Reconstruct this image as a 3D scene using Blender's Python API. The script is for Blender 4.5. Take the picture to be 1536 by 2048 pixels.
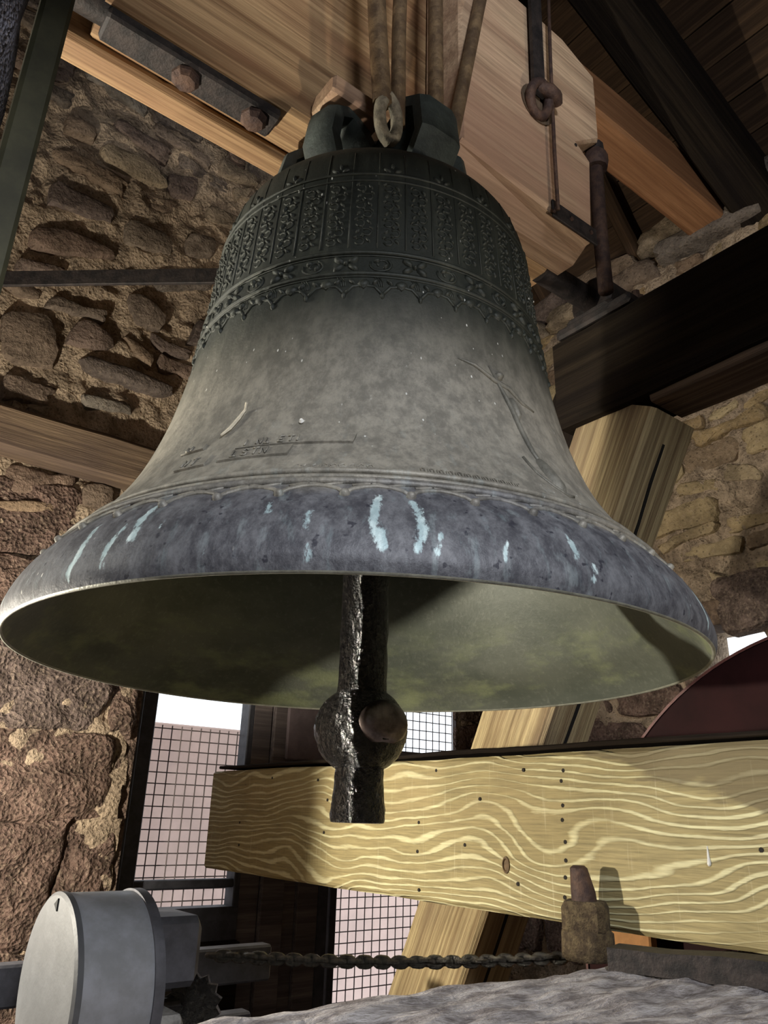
import bpy, math, random
import numpy as np
from mathutils import Vector, Matrix, noise

# ------------------------------------------------------------------ scene, camera, world, lights
sc = bpy.context.scene
C = sc.collection
for o in list(bpy.data.objects):
    bpy.data.objects.remove(o)
PI = math.pi

# World frame: X runs along the bell's headstock, Y towards the window wall, Z up.
# Bell axis at x = y = 0, z = 0 is the photographer's eye level.
F_PX, PITCH, ROLL, AZ = 1540.0, math.radians(21.554), 0.02957, math.radians(53)
CAM = Vector((-0.8194, -1.1467, 0.0))


def ray(px, py):
    x, y = px - 768.0, py - 1024.0
    cr, sr = math.cos(ROLL), math.sin(ROLL)
    u, v = (x * cr + y * sr) / F_PX, (-x * sr + y * cr) / F_PX
    c, s = math.cos(PITCH), math.sin(PITCH)
    ex, ey, ez = u, c + v * s, s - v * c
    sa, ca = math.sin(AZ), math.cos(AZ)
    return Vector((ex * sa + ey * ca, -(ex * ca - ey * sa), ez))


def on(px, py, **k):
    (ax, val), = k.items()
    i = 'xyz'.index(ax)
    r = ray(px, py)
    return CAM + r * ((val - CAM[i]) / r[i])


cam_d = bpy.data.cameras.new('camera')
cam = bpy.data.objects.new('camera', cam_d)
C.objects.link(cam)
cam_d.sensor_fit = 'VERTICAL'
cam_d.sensor_height = 24.0
cam_d.lens = 24.0 * F_PX / 2048.0
cam_d.clip_start = 0.02
fwd = ray(768, 1024).normalized()
rgt = (ray(868, 1024) - ray(768, 1024)).normalized()
upv = rgt.cross(fwd).normalized()
cam.matrix_world = Matrix(((rgt.x, upv.x, -fwd.x, CAM.x), (rgt.y, upv.y, -fwd.y, CAM.y),
                           (rgt.z, upv.z, -fwd.z, CAM.z), (0, 0, 0, 1)))
sc.camera = cam

wd = bpy.data.worlds.new('overcast_sky')
sc.world = wd
wd.use_nodes = True
wd.node_tree.nodes['Background'].inputs[0].default_value = (0.86, 0.93, 1.0, 1)
wd.node_tree.nodes['Background'].inputs[1].default_value = 1.7

sc.view_settings.view_transform = 'Standard'
sc.view_settings.look = 'None'
sc.view_settings.gamma = 1.0
sc.view_settings.exposure = 0.0
sc.view_settings.use_curve_mapping = False
sc.cycles.use_denoising = True
sc.cycles.max_bounces = 4
sc.cycles.diffuse_bounces = 2
sc.cycles.glossy_bounces = 2
sc.cycles.caustics_reflective = False
sc.cycles.use_adaptive_sampling = True
sc.cycles.adaptive_threshold = 0.08
sc.cycles.adaptive_min_samples = 16


def lamp(name, kind, loc, target, energy, col, **kw):
    d = bpy.data.lights.new(name, kind)
    d.energy = energy
    d.color = col
    for k, v in kw.items():
        setattr(d, k, v)
    o = bpy.data.objects.new(name, d)
    C.objects.link(o)
    o.location = loc
    o.rotation_euler = (Vector(target) - Vector(loc)).to_track_quat('-Z', 'Y').to_euler()
    return o


# work floodlight on the belfry floor to the left of the frame
FLOOD = (-0.971, 0.938, -0.02)
lamp('floodlight_beam', 'POINT', FLOOD, (0, 0, 0.4), 165, (1.0, 0.93, 0.78), shadow_soft_size=0.03)
# second, smaller work lamp on the floor to the right of the photographer
WORK = (0.55, -1.95, -0.75)
lamp('work_lamp_beam', 'SPOT', WORK, (0.36, 0.0, 1.78), 120, (1.0, 0.89, 0.75), shadow_soft_size=0.05, spot_size=math.radians(42), spot_blend=0.7)
# daylight through the belfry opening behind the photographer
lamp('daylight_opening', 'AREA', (-1.0, -2.36, 1.25), (0.0, 0.0, 0.3), 58, (0.92, 0.95, 1.0), shape='RECTANGLE', size=0.45, size_y=0.40)

# daylight through the side opening on the left
lamp('side_opening_daylight', 'AREA', (-2.36, 1.27, 1.30), (0.0, 0.0, 1.0), 8, (1.0, 0.97, 0.84), shape='RECTANGLE', size=0.5, size_y=0.6, spread=math.radians(64))

# ------------------------------------------------------------------ node helpers


class NT:
    def __init__(self, name):
        self.m = bpy.data.materials.new(name)
        self.m.use_nodes = True
        self.t = self.m.node_tree
        self.b = self.t.nodes['Principled BSDF']
        self._c = None

    def n(self, ty, **kw):
        x = self.t.nodes.new(ty)
        for k, v in kw.items():
            setattr(x, k, v)
        return x

    def put(self, sock, v):
        if hasattr(v, 'node'):
            self.t.links.new(v, sock)
        elif isinstance(v, (tuple, list)):
            sock.default_value = (*v, 1) if (len(v) == 3 and sock.type == 'RGBA') else v
        else:
            sock.default_value = v

    def obj(self):
        if self._c is None:
            self._c = self.n('ShaderNodeTexCoord').outputs['Object']
        return self._c

    def vec(self, scale=(1, 1, 1), loc=(0, 0, 0), src=None, rot=(0, 0, 0)):
        x = self.n('ShaderNodeMapping')
        self.put(x.inputs[0], src if src is not None else self.obj())
        x.inputs['Scale'].default_value = scale
        x.inputs['Location'].default_value = loc
        x.inputs['Rotation'].default_value = rot
        return x.outputs[0]

    def noise(self, v, scale=5, detail=4, rough=0.55, dist=0.0):
        x = self.n('ShaderNodeTexNoise')
        self.put(x.inputs['Vector'], v)
        x.inputs['Scale'].default_value = scale
        x.inputs['Detail'].default_value = detail
        x.inputs['Roughness'].default_value = rough
        x.inputs['Distortion'].default_value = dist
        return x.outputs['Fac']

    def voro(self, v, scale=5, feature='F1', rand=1.0, out='Distance'):
        x = self.n('ShaderNodeTexVoronoi', feature=feature)
        self.put(x.inputs['Vector'], v)
        x.inputs['Scale'].default_value = scale
        x.inputs['Randomness'].default_value = rand
        return x.outputs[out]

    def math(self, op, a, b=0.0, clamp=False):
        x = self.n('ShaderNodeMath', operation=op, use_clamp=clamp)
        self.put(x.inputs[0], a)
        self.put(x.inputs[1], b)
        return x.outputs[0]

    def ss(self, v, a, b):
        x = self.n('ShaderNodeMapRange', interpolation_type='SMOOTHSTEP')
        self.put(x.inputs[0], v)
        x.inputs[1].default_value = a
        x.inputs[2].default_value = b
        return x.outputs[0]

    def mix(self, f, a, b, mode='MIX'):
        x = self.n('ShaderNodeMix', data_type='RGBA', blend_type=mode)
        self.put(x.inputs[0], f)
        self.put(x.inputs[6], a)
        self.put(x.inputs[7], b)
        return x.outputs[2]

    def ramp(self, f, stops):
        x = self.n('ShaderNodeValToRGB')
        e = x.color_ramp.elements
        while len(e) < len(stops):
            e.new(0.5)
        for el, (p, c) in zip(e, stops):
            el.position = p
            el.color = (*c, 1)
        self.put(x.inputs[0], f)
        return x.outputs[0]

    def attr(self, name):
        x = self.n('ShaderNodeAttribute', attribute_name=name)
        return x.outputs['Fac']

    def sep(self, v=None):
        x = self.n('ShaderNodeSeparateXYZ')
        self.put(x.inputs[0], v if v is not None else self.obj())
        return x.outputs

    def rnd(self):
        return self.n('ShaderNodeObjectInfo').outputs['Random']

    def bump(self, h, strength=0.5, dist=0.01):
        x = self.n('ShaderNodeBump')
        x.inputs['Strength'].default_value = strength
        x.inputs['Distance'].default_value = dist
        self.put(x.inputs['Height'], h)
        self.put(self.b.inputs['Normal'], x.outputs[0])

    def done(self, col, rough=0.8, metal=0.0, spec=0.4):
        self.put(self.b.inputs['Base Color'], col)
        self.put(self.b.inputs['Roughness'], rough)
        self.put(self.b.inputs['Metallic'], metal)
        self.b.inputs['Specular IOR Level'].default_value = spec
        return self.m


def wood(name, dark, light, freq=55, warp=1.2, sharp=(0.25, 0.75), rough=0.75, bump=0.5, grey=None, seed=0.0, fine=0.35, spec=0.25):
    """grain runs along local x: broad soft bands, fine fibres and blotches"""
    t = NT(name)
    band = t.noise(t.vec((0.55, freq * 0.5, freq * 0.5), (seed, seed * 2, 0)), 1.0, 3, 0.6, warp * 0.5)
    fib = t.noise(t.vec((5, freq * 3.2, freq * 3.2)), 1.0, 3, 0.7)
    blot = t.noise(t.vec((1.6, 4, 4), (3, seed, 1)), 1.0, 3, 0.6)
    ridge = t.ss(band, 0.36, 0.66)
    col = t.mix(ridge, dark, light)
    col = t.mix(fine, col, t.ramp(fib, [(0.3, (0.1, 0.1, 0.1)), (0.7, (0.97, 0.97, 0.97))]), 'OVERLAY')
    col = t.mix(t.ss(blot, 0.40, 0.70), col, t.mix(0.6, col, grey if grey else dark))
    t.bump(t.math('ADD', t.math('MULTIPLY', band, 0.8), t.math('MULTIPLY', fib, 0.8)), bump, 0.005)
    return t.done(col, rough, 0, spec)


def plain(name, col, rough=0.6, metal=0.0, var=0.35, nscale=14, bump=0.3, col2=None, bdist=0.004, spec=0.4):
    t = NT(name)
    f = t.noise(t.vec(), nscale, 6, 0.65)
    c2 = col2 if col2 else tuple(x * (1 - var) for x in col)
    c = t.mix(t.ss(f, 0.35, 0.68), c2, col)
    t.bump(t.noise(t.vec(), nscale * 4, 5, 0.6), bump, bdist)
    return t.done(c, rough, metal, spec)


def rubble(name, stops, nscale=7.0, bump=0.9, pit=0.4, bdist=0.02, var=0.5, chalk=0.5):
    t = NT(name)
    r = t.rnd()
    base = t.ramp(r, stops)
    n1 = t.noise(t.vec(), nscale, 5, 0.68)
    n2 = t.noise(t.vec((1, 1, 1), (7, 3, 1)), nscale * 6, 4, 0.7)
    pits = t.voro(t.vec(), nscale * 6)
    c = t.mix(t.ss(n1, 0.3, 0.7), t.mix(var, base, (0.02, 0.012, 0.008)), base)
    c = t.mix(t.ss(n2, 0.48, 0.72), c, t.mix(chalk, c, (0.66, 0.51, 0.37)))
    c = t.mix(t.ss(pits, 0.32, 0.10), c, t.mix(0.5, c, (0.02, 0.014, 0.01)))
    h = t.math('ADD', t.math('ADD', n1, t.math('MULTIPLY', n2, 0.7)), t.math('MULTIPLY', pits, pit))
    t.bump(h, bump, bdist)
    return t.done(c, 0.92, 0, 0.2)


M = {}
M['yellow'] = None


def mat_yellow_beam():
    t = NT('sawn_yellow_pine')
    s = t.sep()
    low = t.noise(t.vec((1.5, 0.5, 3.6), (0.4, 0, 0.9)), 1.0, 2, 0.5)
    mid = t.noise(t.vec((8, 1, 34)), 1.0, 3, 0.6)
    # a knot bends the rings round it
    kx = t.math('MULTIPLY', t.math('SUBTRACT', s[0], KNOT[0]), 7.0)
    kz = t.math('MULTIPLY', t.math('SUBTRACT', s[2], KNOT[1]), 13.0)
    d2 = t.math('ADD', t.math('MULTIPLY', kx, kx), t.math('MULTIPLY', kz, kz))
    knot = t.math('POWER', 2.718, t.math('MULTIPLY', d2, -1.3))
    ph = t.math('ADD', t.math('MULTIPLY', s[2], 315.0), t.math('ADD', t.math('MULTIPLY', low, 72.0), t.math('MULTIPLY', mid, 4.2)))
    ph = t.math('ADD', ph, t.math('MULTIPLY', knot, 15.0))
    ring = t.math('ADD', t.math('MULTIPLY', t.math('SINE', ph), 0.5), 0.5)
    wid = t.noise(t.vec((3, 1, 9), (5, 1, 1)), 1.0, 3, 0.6)
    ridge = t.ss(t.math('ADD', ring, t.math('MULTIPLY', t.math('SUBTRACT', wid, 0.5), 1.1)), 0.60, 1.02)
    fib = t.noise(t.vec((9, 170, 170)), 1.0, 3, 0.7)
    saw = t.noise(t.vec((150, 1, 6)), 1.0, 2, 0.6)
    col = t.mix(ridge, (0.275, 0.222, 0.105), (0.54, 0.49, 0.29))
    col = t.mix(0.35, col, t.ramp(fib, [(0.3, (0.12, 0.12, 0.12)), (0.7, (0.97, 0.97, 0.97))]), 'OVERLAY')
    col = t.mix(t.ss(saw, 0.6, 0.8), col, t.mix(0.25, col, (0.8, 0.72, 0.5)))
    blot = t.noise(t.vec((2, 1, 5), (2, 4, 1)), 1.0, 3, 0.6)
    col = t.mix(t.ss(blot, 0.5, 0.72), col, t.mix(0.4, col, (0.33, 0.24, 0.115)))
    # weathered brown stain creeping in from the upper near end
    edge = t.math('ADD', t.math('MULTIPLY', s[0], 0.62), t.math('MULTIPLY', s[2], 2.4))
    edge = t.math('ADD', edge, t.math('MULTIPLY', t.noise(t.vec((3.5, 4, 15)), 1.0, 4, 0.6), 0.60))
    col = t.mix(t.ss(edge, 1.76, 1.82), col, t.mix(0.25, (0.13, 0.10, 0.055), col))
    t.bump(t.math('ADD', t.math('MULTIPLY', ridge, 0.9), t.math('MULTIPLY', fib, 0.5)), 0.6, 0.005)
    return t.done(col, 0.72, 0, 0.3)


_k = on(1085, 1728, x=0.60)
KNOT = (1.80 - _k.y, _k.z + 0.028)
M['yellow'] = mat_yellow_beam()
M['head'] = wood('larch_headstock_wood', (0.185, 0.105, 0.052), (0.42, 0.275, 0.145), 60, 0.8, (0.0, 1.0), 0.62, 0.35, (0.26, 0.125, 0.07), 1.3)
M['cheek'] = wood('pale_larch_board', (0.295, 0.195, 0.125), (0.45, 0.32, 0.21), 40, 0.8, (0.0, 1.0), 0.62, 0.3, (0.37, 0.215, 0.15), 4.1)
M['old'] = wood('old_brown_oak', (0.10, 0.067, 0.045), (0.24, 0.165, 0.105), 70, 0.8, (0.0, 1.0), 0.85, 0.9, (0.09, 0.062, 0.055), 2.2)
M['brace'] = wood('weathered_oak_brace', (0.25, 0.175, 0.09), (0.50, 0.39, 0.21), 120, 0.35, (0.1, 0.9), 0.8, 0.9, (0.20, 0.14, 0.10), 6.0)
M['black_oak'] = wood('shade_dark_oak', (0.012, 0.009, 0.007), (0.026, 0.019, 0.013), 60, 0.8, (0.0, 1.0), 0.9, 0.9, (0.012, 0.009, 0.009), 3.3, 0.35, 0.06)  # near-black oak; on the upper frame beam this colour holds the shade
M['roofwood'] = wood('dark_roof_board', (0.034, 0.019, 0.010), (0.082, 0.047, 0.024), 50, 0.8, (0.0, 1.0), 0.85, 0.5, None, 5.2)
M['tie'] = wood('orange_pine_tie', (0.24, 0.11, 0.05), (0.40, 0.20, 0.095), 50, 0.7, (0.0, 1.0), 0.7, 0.35, None, 7.7)
M['winwood'] = wood('grey_brown_board', (0.09, 0.075, 0.075), (0.19, 0.155, 0.145), 40, 0.6, (0.0, 1.0), 0.85, 0.5, None, 8.8)
M['iron'] = plain('rusty_black_iron', (0.045, 0.035, 0.032), 0.62, 0.35, 0.6, 30, 0.5, (0.016, 0.014, 0.014))
M['iron2'] = plain('brown_rusty_iron', (0.115, 0.066, 0.045), 0.7, 0.3, 0.6, 26, 0.7, (0.045, 0.027, 0.024))
M['steel'] = plain('dark_painted_steel', (0.075, 0.075, 0.088), 0.55, 0.2, 0.4, 18, 0.2)
M['olive'] = plain('dull_olive_steel', (0.062, 0.058, 0.030), 0.7, 0.1, 0.5, 9, 0.15)
M['strap'] = plain('dirty_brass_rod', (0.23, 0.155, 0.085), 0.55, 0.35, 0.6, 24, 0.6, (0.10, 0.065, 0.04))
M['drum'] = plain('grey_enamel', (0.205, 0.212, 0.235), 0.42, 0.0, 0.14, 16, 0.12, (0.15, 0.155, 0.165))
M['wire'] = plain('galvanised_wire', (0.20, 0.16, 0.15), 0.6, 0.3, 0.3, 20, 0.1)
M['red'] = plain('dark_red_paint', (0.024, 0.006, 0.006), 0.7, 0.0, 0.45, 5, 0.15, None, 0.002, 0.12)
M['pink'] = plain('pale_pink_render', (0.70, 0.52, 0.46), 0.9, 0.0, 0.14, 4, 0.2)
M['floorw'] = wood('dusty_floor_board', (0.13, 0.10, 0.08), (0.24, 0.19, 0.15), 40, 0.8, (0.0, 1.0), 0.9, 0.4, None, 9.1)
M['white'] = plain('white_dropping', (0.75, 0.73, 0.68), 0.8, 0.0, 0.2, 60, 0.2)
M['twig'] = plain('bleached_straw', (0.62, 0.55, 0.42), 0.8, 0.0, 0.3, 60, 0.2)
M['board'] = plain('orange_particle_board', (0.42, 0.20, 0.07), 0.8, 0.0, 0.2, 30, 0.2)


def mat_grease():
    t = NT('black_greased_iron')
    n = t.noise(t.vec(), 210, 3, 0.7)
    n2 = t.noise(t.vec(), 100, 3, 0.6)
    t.bump(t.math('ADD', n, n2), 1.0, 0.022)
    c = t.mix(t.ss(n2, 0.4, 0.7), (0.012, 0.011, 0.012), (0.05, 0.045, 0.04))
    return t.done(c, 0.20, 0.3, 0.9)


M['grease'] = mat_grease()
M['chain'] = plain('oily_chain_steel', (0.12, 0.105, 0.085), 0.22, 0.7, 0.7, 90, 0.9, (0.02, 0.018, 0.015), 0.006, 0.9)


def mat_worn():
    t = NT('worn_bare_iron')
    n = t.noise(t.vec((4, 60, 60)), 1.0, 4, 0.6)
    n2 = t.noise(t.vec(), 25, 4, 0.6)
    c = t.mix(t.ss(n2, 0.3, 0.7), (0.06, 0.045, 0.04), (0.24, 0.19, 0.175))
    t.bump(n, 0.35, 0.003)
    return t.done(c, 0.36, 0.7, 0.5)


M['worn'] = mat_worn()


def mat_sill():
    t = NT('dust_grey_timber')
    a = t.noise(t.vec((13, 38, 38)), 1.0, 5, 0.7)
    b = t.noise(t.vec((60, 150, 150)), 1.0, 3, 0.7)
    g = t.noise(t.vec((2, 3, 3)), 1.0, 3, 0.5)
    c = t.mix(t.ss(a, 0.33, 0.66), (0.15, 0.13, 0.13), (0.44, 0.41, 0.41))
    c = t.mix(t.ss(g, 0.4, 0.7), c, t.mix(0.4, c, (0.33, 0.31, 0.31)))
    t.bump(t.math('ADD', a, t.math('MULTIPLY', b, 0.6)), 0.8, 0.010)
    return t.done(c, 0.95, 0, 0.15)


M['sill'] = mat_sill()

WARM = [(0.0, (0.36, 0.25, 0.16)), (0.18, (0.20, 0.155, 0.125)), (0.34, (0.44, 0.34, 0.225)), (0.5, (0.155, 0.125, 0.115)),
        (0.66, (0.30, 0.205, 0.15)), (0.82, (0.25, 0.22, 0.18)), (1.0, (0.17, 0.12, 0.105))]
LIT_OCHRE = [(0.0, (0.46, 0.33, 0.17)), (0.25, (0.36, 0.245, 0.13)), (0.5, (0.54, 0.42, 0.24)), (0.75, (0.26, 0.175, 0.115)), (1.0, (0.48, 0.37, 0.23))]
PINK = [(0.0, (0.30, 0.195, 0.15)), (0.35, (0.24, 0.155, 0.125)), (0.7, (0.36, 0.25, 0.19)), (1.0, (0.22, 0.165, 0.145))]
M['stone'] = rubble('rubble_stone', WARM, 8.0, 0.9, 0.12, 0.022, 0.62, 0.16)
M['lit_ochre'] = rubble('lit_ochre_rubble', LIT_OCHRE, 8.0, 0.9, 0.12, 0.022, 0.55, 0.22)  # warm yellow light on the right wall is put into this brighter stone
M['tufa'] = rubble('rough_pink_tufa', PINK, 11, 1.0, 0.6, 0.035, 0.72, 0.38)
M['mortar'] = rubble('crumbling_lime_mortar', [(0.0, (0.62, 0.47, 0.33)), (1.0, (0.62, 0.47, 0.33))], 10, 1.0, 0.35, 0.035, 0.66, 0.4)
M['darkstone'] = rubble('speckled_dark_stone', [(0.0, (0.40, 0.39, 0.46)), (1.0, (0.40, 0.39, 0.46))], 30, 1.0, 1.0, 0.02, 0.85)


def mat_bell():
    t = NT('patinated_bell_bronze')
    z = t.attr('height')
    st = t.attr('streak')
    o = t.obj()
    big = t.noise(t.vec((1, 1, 1)), 4.5, 5, 0.6)
    fine = t.noise(t.vec(), 60, 6, 0.7)
    drip = t.noise(t.vec((42, 42, 2.2)), 1.0, 4, 0.6)
    grit = t.noise(t.vec((1, 1, 0.6)), 34, 6, 0.8)
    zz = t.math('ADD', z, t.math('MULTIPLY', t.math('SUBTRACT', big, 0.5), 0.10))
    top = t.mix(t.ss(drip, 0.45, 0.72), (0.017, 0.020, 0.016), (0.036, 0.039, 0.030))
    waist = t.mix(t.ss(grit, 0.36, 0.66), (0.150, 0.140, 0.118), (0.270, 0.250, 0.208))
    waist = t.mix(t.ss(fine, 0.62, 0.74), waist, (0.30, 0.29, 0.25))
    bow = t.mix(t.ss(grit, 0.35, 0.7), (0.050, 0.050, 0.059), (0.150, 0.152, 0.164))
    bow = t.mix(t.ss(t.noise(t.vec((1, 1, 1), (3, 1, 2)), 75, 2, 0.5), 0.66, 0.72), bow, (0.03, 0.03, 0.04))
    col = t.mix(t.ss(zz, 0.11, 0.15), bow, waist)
    col = t.mix(t.ss(zz, 0.34, 0.58), col, top)  # dark top: patina plus shadow lobes put into the colour as a gradient
    pale = t.mix(t.ss(drip, 0.4, 0.7), (0.34, 0.45, 0.47), (0.66, 0.78, 0.78))
    run = t.ss(t.noise(t.vec((55, 55, 4)), 1.0, 4, 0.65), 0.54, 0.70)
    low = t.ss(t.math('MULTIPLY', z, -1.0), -0.40, -0.05)
    col = t.mix(t.math('MULTIPLY', t.math('MULTIPLY', run, 0.14), low), col, pale)
    sm = t.ss(t.math('ADD', st, t.math('MULTIPLY', t.math('SUBTRACT', t.noise(t.vec((75, 75, 30)), 1.0, 4, 0.75), 0.5), 2.2)), 0.42, 0.78)
    sm = t.math('MULTIPLY', sm, t.math('MULTIPLY', t.ss(st, 0.12, 0.45), 0.85))
    col = t.mix(sm, col, pale)
    specks = t.math('LESS_THAN', t.voro(t.vec((1, 1, 0.4)), 62), 0.085)
    smask = t.ss(t.noise(t.vec((1, 1, 1), (9, 2, 4)), 5, 3, 0.5), 0.46, 0.62)
    col = t.mix(t.math('MULTIPLY', specks, smask), col, (0.62, 0.62, 0.58))
    t.bump(t.math('ADD', t.math('MULTIPLY', grit, 0.7), t.math('ADD', fine, t.math('MULTIPLY', drip, 0.35))), 0.32, 0.004)
    rough = t.math('ADD', 0.46, t.math('MULTIPLY', grit, 0.22))
    return t.done(col, rough, 0.25, 0.45)


M['bell'] = mat_bell()


def mat_inside():
    t = NT('green_grey_bronze')
    big = t.noise(t.vec((1, 1, 2.2)), 4.0, 5, 0.6)
    fine = t.noise(t.vec(), 85, 5, 0.7)
    z = t.attr('height')
    lime = t.math('MULTIPLY', t.ss(t.noise(t.vec((1, 1, 3), (2, 2, 2)), 6, 5, 0.6), 0.47, 0.70), t.ss(t.math('MULTIPLY', z, -1.0), -0.22, -0.02))
    c = t.mix(t.ss(big, 0.35, 0.65), (0.068, 0.077, 0.060), (0.112, 0.120, 0.096))
    c = t.mix(t.math('MULTIPLY', lime, 0.75), c, (0.22, 0.245, 0.13))
    c = t.mix(t.ss(fine, 0.5, 0.75), c, t.mix(0.12, c, (0.45, 0.45, 0.38)))
    t.bump(t.math('ADD', fine, big), 0.25, 0.003)
    return t.done(c, 0.55, 0.15, 0.4)


M['inside'] = mat_inside()

# ------------------------------------------------------------------ mesh helpers


class MB:
    def __init__(self):
        self.v, self.f = [], []

    def add(self, v, f):
        n = len(self.v)
        self.v += [tuple(p) for p in v]
        self.f += [tuple(i + n for i in q) for q in f]
        return self

    def box(self, a, b, bev=0.0):
        (x0, y0, z0), (x1, y1, z1) = a, b
        if bev <= 0:
            v = [(x, y, z) for z in (z0, z1) for y in (y0, y1) for x in (x0, x1)]
            f = [(0, 2, 3, 1), (4, 5, 7, 6), (0, 1, 5, 4), (2, 6, 7, 3), (0, 4, 6, 2), (1, 3, 7, 5)]
            return self.add(v, f)
        c = bev
        sec = [(y0 + c, z0), (y1 - c, z0), (y1, z0 + c), (y1, z1 - c), (y1 - c, z1), (y0 + c, z1), (y0, z1 - c), (y0, z0 + c)]
        my, mz = (y0 + y1) / 2, (z0 + z1) / 2
        rings = []
        for x, k in ((x0, 1), (x0 + c, 0), (x1 - c, 0), (x1, 1)):
            rings.append([(x, y + (c * (1 if y < my else -1) if k else 0), z + (c * (1 if z < mz else -1) if k else 0)) for y, z in sec])
        return self.loft(rings)

    def loft(self, rings, caps=True, closed=True):
        n = len(rings[0])
        v = [p for r in rings for p in r]
        f = []
        for i in range(len(rings) - 1):
            for j in range(n if closed else n - 1):
                k = (j + 1) % n
                f.append((i * n + j, i * n + k, (i + 1) * n + k, (i + 1) * n + j))
        if caps:
            f.append(tuple(range(n))[::-1])
            f.append(tuple((len(rings) - 1) * n + j for j in range(n)))
        return self.add(v, f)

    def tube(self, pts, rad, seg=10, caps=True):
        pts = [Vector(p) for p in pts]
        rings = []
        up = None
        for i, p in enumerate(pts):
            d = (pts[min(i + 1, len(pts) - 1)] - pts[max(i - 1, 0)]).normalized()
            if up is None:
                up = Vector((0, 0, 1)) if abs(d.z) < 0.9 else Vector((1, 0, 0))
            a = d.cross(up).normalized()
            b = a.cross(d).normalized()
            up = b
            r = rad[i] if isinstance(rad, (list, tuple)) else rad
            rings.append([p + (a * math.cos(2 * PI * j / seg) + b * math.sin(2 * PI * j / seg)) * r for j in range(seg)])
        return self.loft(rings, caps)

    def lathe(self, prof, seg=32, axis='z', origin=(0, 0, 0), caps=True):
        o = Vector(origin)
        rings = []
        for r, h in prof:
            ring = []
            for j in range(seg):
                a = 2 * PI * j / seg
                c, s = r * math.cos(a), r * math.sin(a)
                ring.append(o + Vector((c, s, h) if axis == 'z' else (h, c, s) if axis == 'x' else (s, h, c)))
            rings.append(ring)
        return self.loft(rings, caps)

    def prism(self, poly, y0, y1):
        """polygon in x/z pushed from y0 to y1"""
        return self.loft([[(x, y0, z) for x, z in poly], [(x, y1, z) for x, z in poly]])

    def build(self, name, mat, parent=None, smooth=False, loc=None, rot=None):
        me = bpy.data.meshes.new(name)
        me.from_pydata(self.v, [], self.f)
        me.materials.append(mat)
        if smooth:
            me.polygons.foreach_set('use_smooth', [True] * len(me.polygons))
            if smooth is not True:
                me.set_sharp_from_angle(angle=math.radians(smooth))
        me.update()
        import bmesh
        bm = bmesh.new()
        bm.from_mesh(me)
        bmesh.ops.recalc_face_normals(bm, faces=bm.faces)
        bm.to_mesh(me)
        bm.free()
        o = bpy.data.objects.new(name, me)
        C.objects.link(o)
        if parent:
            o.parent = parent
        if loc is not None:
            o.location = loc
        if rot is not None:
            o.rotation_euler = rot
        return o


def tag(o, label, cat, group=None, kind=None):
    if label:
        o['label'] = label
    if cat:
        o['category'] = cat
    if group:
        o['group'] = group
    if kind:
        o['kind'] = kind
    return o


def struct(o, label=None):
    o['kind'] = 'structure'
    if label:
        o['label'] = label
    return o


def empty(name, loc=(0, 0, 0), label=None, cat=None, group=None, rot=None):
    o = bpy.data.objects.new(name, None)
    C.objects.link(o)
    o.location = loc
    o.empty_display_size = 0.05
    if rot:
        o.rotation_euler = rot
    return tag(o, label, cat, group)


def inst(src, name, parent, loc=None, rot=None, scale=None):
    o = bpy.data.objects.new(name, src.data)
    C.objects.link(o)
    o.parent = parent
    if loc is not None:
        o.location = loc
    if rot is not None:
        o.rotation_euler = rot
    if scale is not None:
        o.scale = scale
    return o


def fbm(p, sc_=1.0, oct_=3):
    return noise.fractal(Vector(p) * sc_, 1.0, 2.0, oct_, noise_basis='PERLIN_ORIGINAL')


def timber_mb(L, W, H, seed=0, wob=0.004, bev=0.012, step=0.06):
    """hewn beam along x from 0 to L, section W (y) by H (z) centred"""
    n = max(3, int(L / step))
    w, h, c = W / 2, H / 2, bev
    sec = []
    for (sy, sz) in ((-1, -1), (1, -1), (1, 1), (-1, 1)):
        cor = [(sy * (w - c), sz * h), (sy * w, sz * (h - c))]
        if sy * sz > 0:
            cor = cor if sz > 0 else cor
        sec.append(cor)
    pts = [sec[0][1], sec[0][0], sec[1][0], sec[1][1], sec[2][1], sec[2][0], sec[3][0], sec[3][1]]
    rings = []
    for i in range(n + 1):
        x = L * i / n
        ring = []
        for k, (y, z) in enumerate(pts):
            q = Vector((x * 3.1 + seed * 7.3, y * 4, z * 4 + seed))
            dy = noise.noise(q) * wob + noise.noise(q * 5) * wob * 0.35
            dz = noise.noise(q + Vector((9, 3, 5))) * wob + noise.noise(q * 5 + Vector((2, 8, 1))) * wob * 0.35
            ring.append((x + (noise.noise(q * 3) * 0.004 if i in (0, n) else 0), y + dy, z + dz))
        rings.append(ring)
    return MB().loft(rings)


def timber(name, p0, p1, W, H, mat, parent=None, seed=0, wob=0.004, bev=0.012, up=(0, 0, 1)):
    """beam from p0 to p1; H is measured along `up`"""
    p0, p1 = Vector(p0), Vector(p1)
    d = p1 - p0
    o = timber_mb(d.length, W, H, seed, wob, bev).build(name, mat, parent, smooth=32)
    x = d.normalized()
    y = Vector(up).cross(x).normalized()
    z = x.cross(y)
    o.matrix_world = Matrix(((x.x, y.x, z.x, p0.x), (x.y, y.y, z.y, p0.y), (x.z, y.z, z.z, p0.z), (0, 0, 0, 1)))
    return o


# ------------------------------------------------------------------ the setting: walls, floor, roof
YW, XW = 1.95, 2.35          # inner faces of window wall and right-hand wall
FLOOR = -1.55
rng = random.Random(11)


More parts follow.
